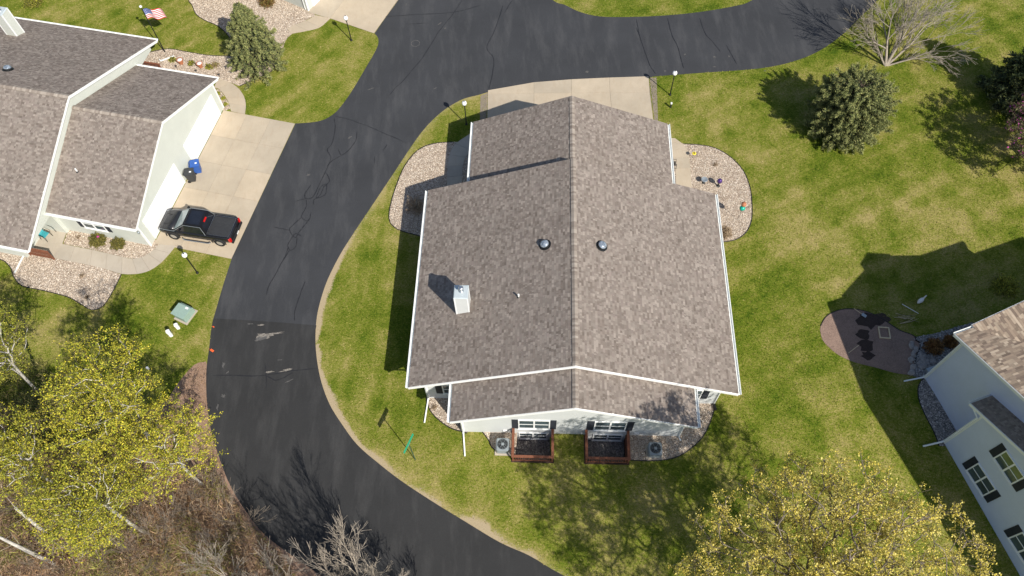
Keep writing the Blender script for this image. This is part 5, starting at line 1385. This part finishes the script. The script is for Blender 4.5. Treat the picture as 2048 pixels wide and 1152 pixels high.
# low bushes and border plants
OLV = [(.19, .17, .04), (.14, .13, .03), (.24, .2, .06), (.1, .1, .03)]
RUS = [(.26, .13, .04), (.2, .09, .03), (.32, .18, .06), (.14, .07, .03)]
TAN_ = [(.4, .3, .19), (.3, .21, .13), (.46, .36, .25), (.2, .14, .09)]
shrub('round_shrub', 'round olive shrub with a magenta bloom in the gravel by the window', at(199, 483), .62, .62, 2600, OLV, 71)
o = MB(); o.frus((.12, .06), .5, .62, .07, .07, .03, .03).build('bloom', 'pink', [x for x in bpy.data.objects if x.get('label', '').startswith('round olive shrub with a magenta')][0])
shrub('round_shrub', 'round olive shrub without bloom, nearer the curved footpath', at(239, 490), .5, .55, 2000, OLV, 72)
shrub('round_shrub', 'rust brown shrub, larger of two by the grey house corner', at(1866, 696), .62, .7, 2400, RUS, 73)
shrub('round_shrub', 'rust brown shrub, smaller of two under the white gutter', at(1898, 686), .5, .6, 1800, RUS, 74)
shrub('twiggy_shrub', 'tan twiggy dormant shrub in shade on the gravel west of the middle house', at(832, 416), .85, .9, 900, TAN_, 75, 'bark_grey', .12, None, .1, True, 70)
shrub('ornamental_grass', 'tan dry grass clump at the lower tip of the gravel bed by the eave', at(1447, 468), .5, .6, 1200, TAN_, 76, 'bark_grey', .16, None, .08)
for i, px in enumerate(((346, 121), (383, 128), (419, 135))):
    shrub('low_plant', 'low green plant between the terracotta planters', at(*px), .32, .22, 420, OLV+GRN, 80+i, size=.07, group='low plants in the planter bed')
for i, px in enumerate(((437, 188), (447, 198), (452, 210))):
    shrub('low_plant', 'small green plant in the narrow bed inside the curved walk', at(*px), .2, .18, 220, GRN, 84+i, size=.06, group='plants in the narrow bed')
shrub('twiggy_shrub', 'brown twiggy plant in the gravel beside the lower terracotta planter', at(432, 132), .35, .4, 260, BRN, 88, 'bark_dark', .1, None, .12)
shrub('low_plant', 'low green mound at the point of the north gravel bed', at(510, 155), .4, .2, 420, OLV, 89)
shrub('round_shrub', 'olive shrub on the grass above the long white gabled roof', at(70, 6), .9, .6, 2200, GRN+OLV, 90)
shrub('round_shrub', 'rust tinged shrub beside the garage corner of the north house', at(536, 8), .7, .7, 1800, RUS+OLV, 91)
shrub('round_shrub', 'dark shrub in shaded grass by the pale lawn ornament', at(2010, 575), .9, .8, 2000, GRN, 92)
# dormant plants in the gravel
for i, px in enumerate(((165, 552), (175, 595), (158, 475), (868, 815), (1430, 330), (880, 440))):
    shrub('dormant_plant', 'tiny dormant brown plant poking through the gravel', at(*px), .22, .14, 120, TAN_, 100+i, size=.06, group='dormant gravel bed plants', aspect=.15)

# grass blades over the lawns
def grass():
    rng = np.random.default_rng(77); n = 640000
    x = rng.uniform(-45, 45, n); y = rng.uniform(6, 58.5, n)
    d = np.stack([x, y, -CAMH+0*x], 1); dep = d @ fwv; u = 1024+F_PX*(d @ rgv)/dep; v = 576-F_PX*(d @ upv)/dep
    ok = (u > -120) & (u < 2170) & (v > -90) & (v < 1250); x, y = x[ok], y[ok]
    ok = np.ones(len(x), bool)
    for pl in cover_polys+[litter_poly]: ok &= ~inside(x, y, pl)
    lx = (x-MH_X)*cM+y*sM; ly = -(x-MH_X)*sM+y*cM
    ok &= ~((np.abs(lx) < 9.1) & (ly > 18.4) & (ly < 32.5)) & ~((np.abs(lx) < 6.75) & (ly > 14.1) & (ly < 38.2) & ((ly > 16.1) | ((lx > -3.7) & (lx < -1)) | ((lx > .8) & (lx < 3.7))))
    x, y = x[ok], y[ok]
    lu, di = lawn_fields(x, y); k = rng.random(len(x)) > di*1.3; x, y, lu = x[k], y[k], lu[k]; n = len(x)
    f = np.clip(lu+(N2(x*5.3, y*5.3, 2)-.5)*.75+(N3(x*2.1+9, y*2.1, 3)-.5)*.45+rng.normal(size=n)*.16, 0, 1)
    st = np.array([0, .3, .55, .8, 1.0]); pal = np.array([(.40, .33, .14), (.27, .255, .06), (.165, .195, .022), (.095, .14, .011), (.05, .09, .008)])
    co = np.stack([np.interp(f, st, pal[:, i]) for i in range(3)], 1)*rng.uniform(.8, 1.25, (n, 1))
    a = rng.uniform(0, 6.283, n); w = rng.uniform(.015, .036, n); hgt_ = rng.uniform(.025, .07, n); le = rng.uniform(.03, .11, n); b = rng.uniform(0, 6.283, n)
    z = hgt(x, y)
    V = np.stack([np.stack([x-np.cos(a)*w, y-np.sin(a)*w, z], 1), np.stack([x+np.cos(a)*w, y+np.sin(a)*w, z], 1), np.stack([x+np.cos(b)*le, y+np.sin(b)*le, z+hgt_], 1)], 1).reshape(-1, 3)
    g = soup('grass', V, np.arange(3*n).reshape(n, 3), co, 'blade', None, 'stuff')
    g['label'] = 'short patchy spring grass of the lawns'; g['category'] = 'grass'
grass()
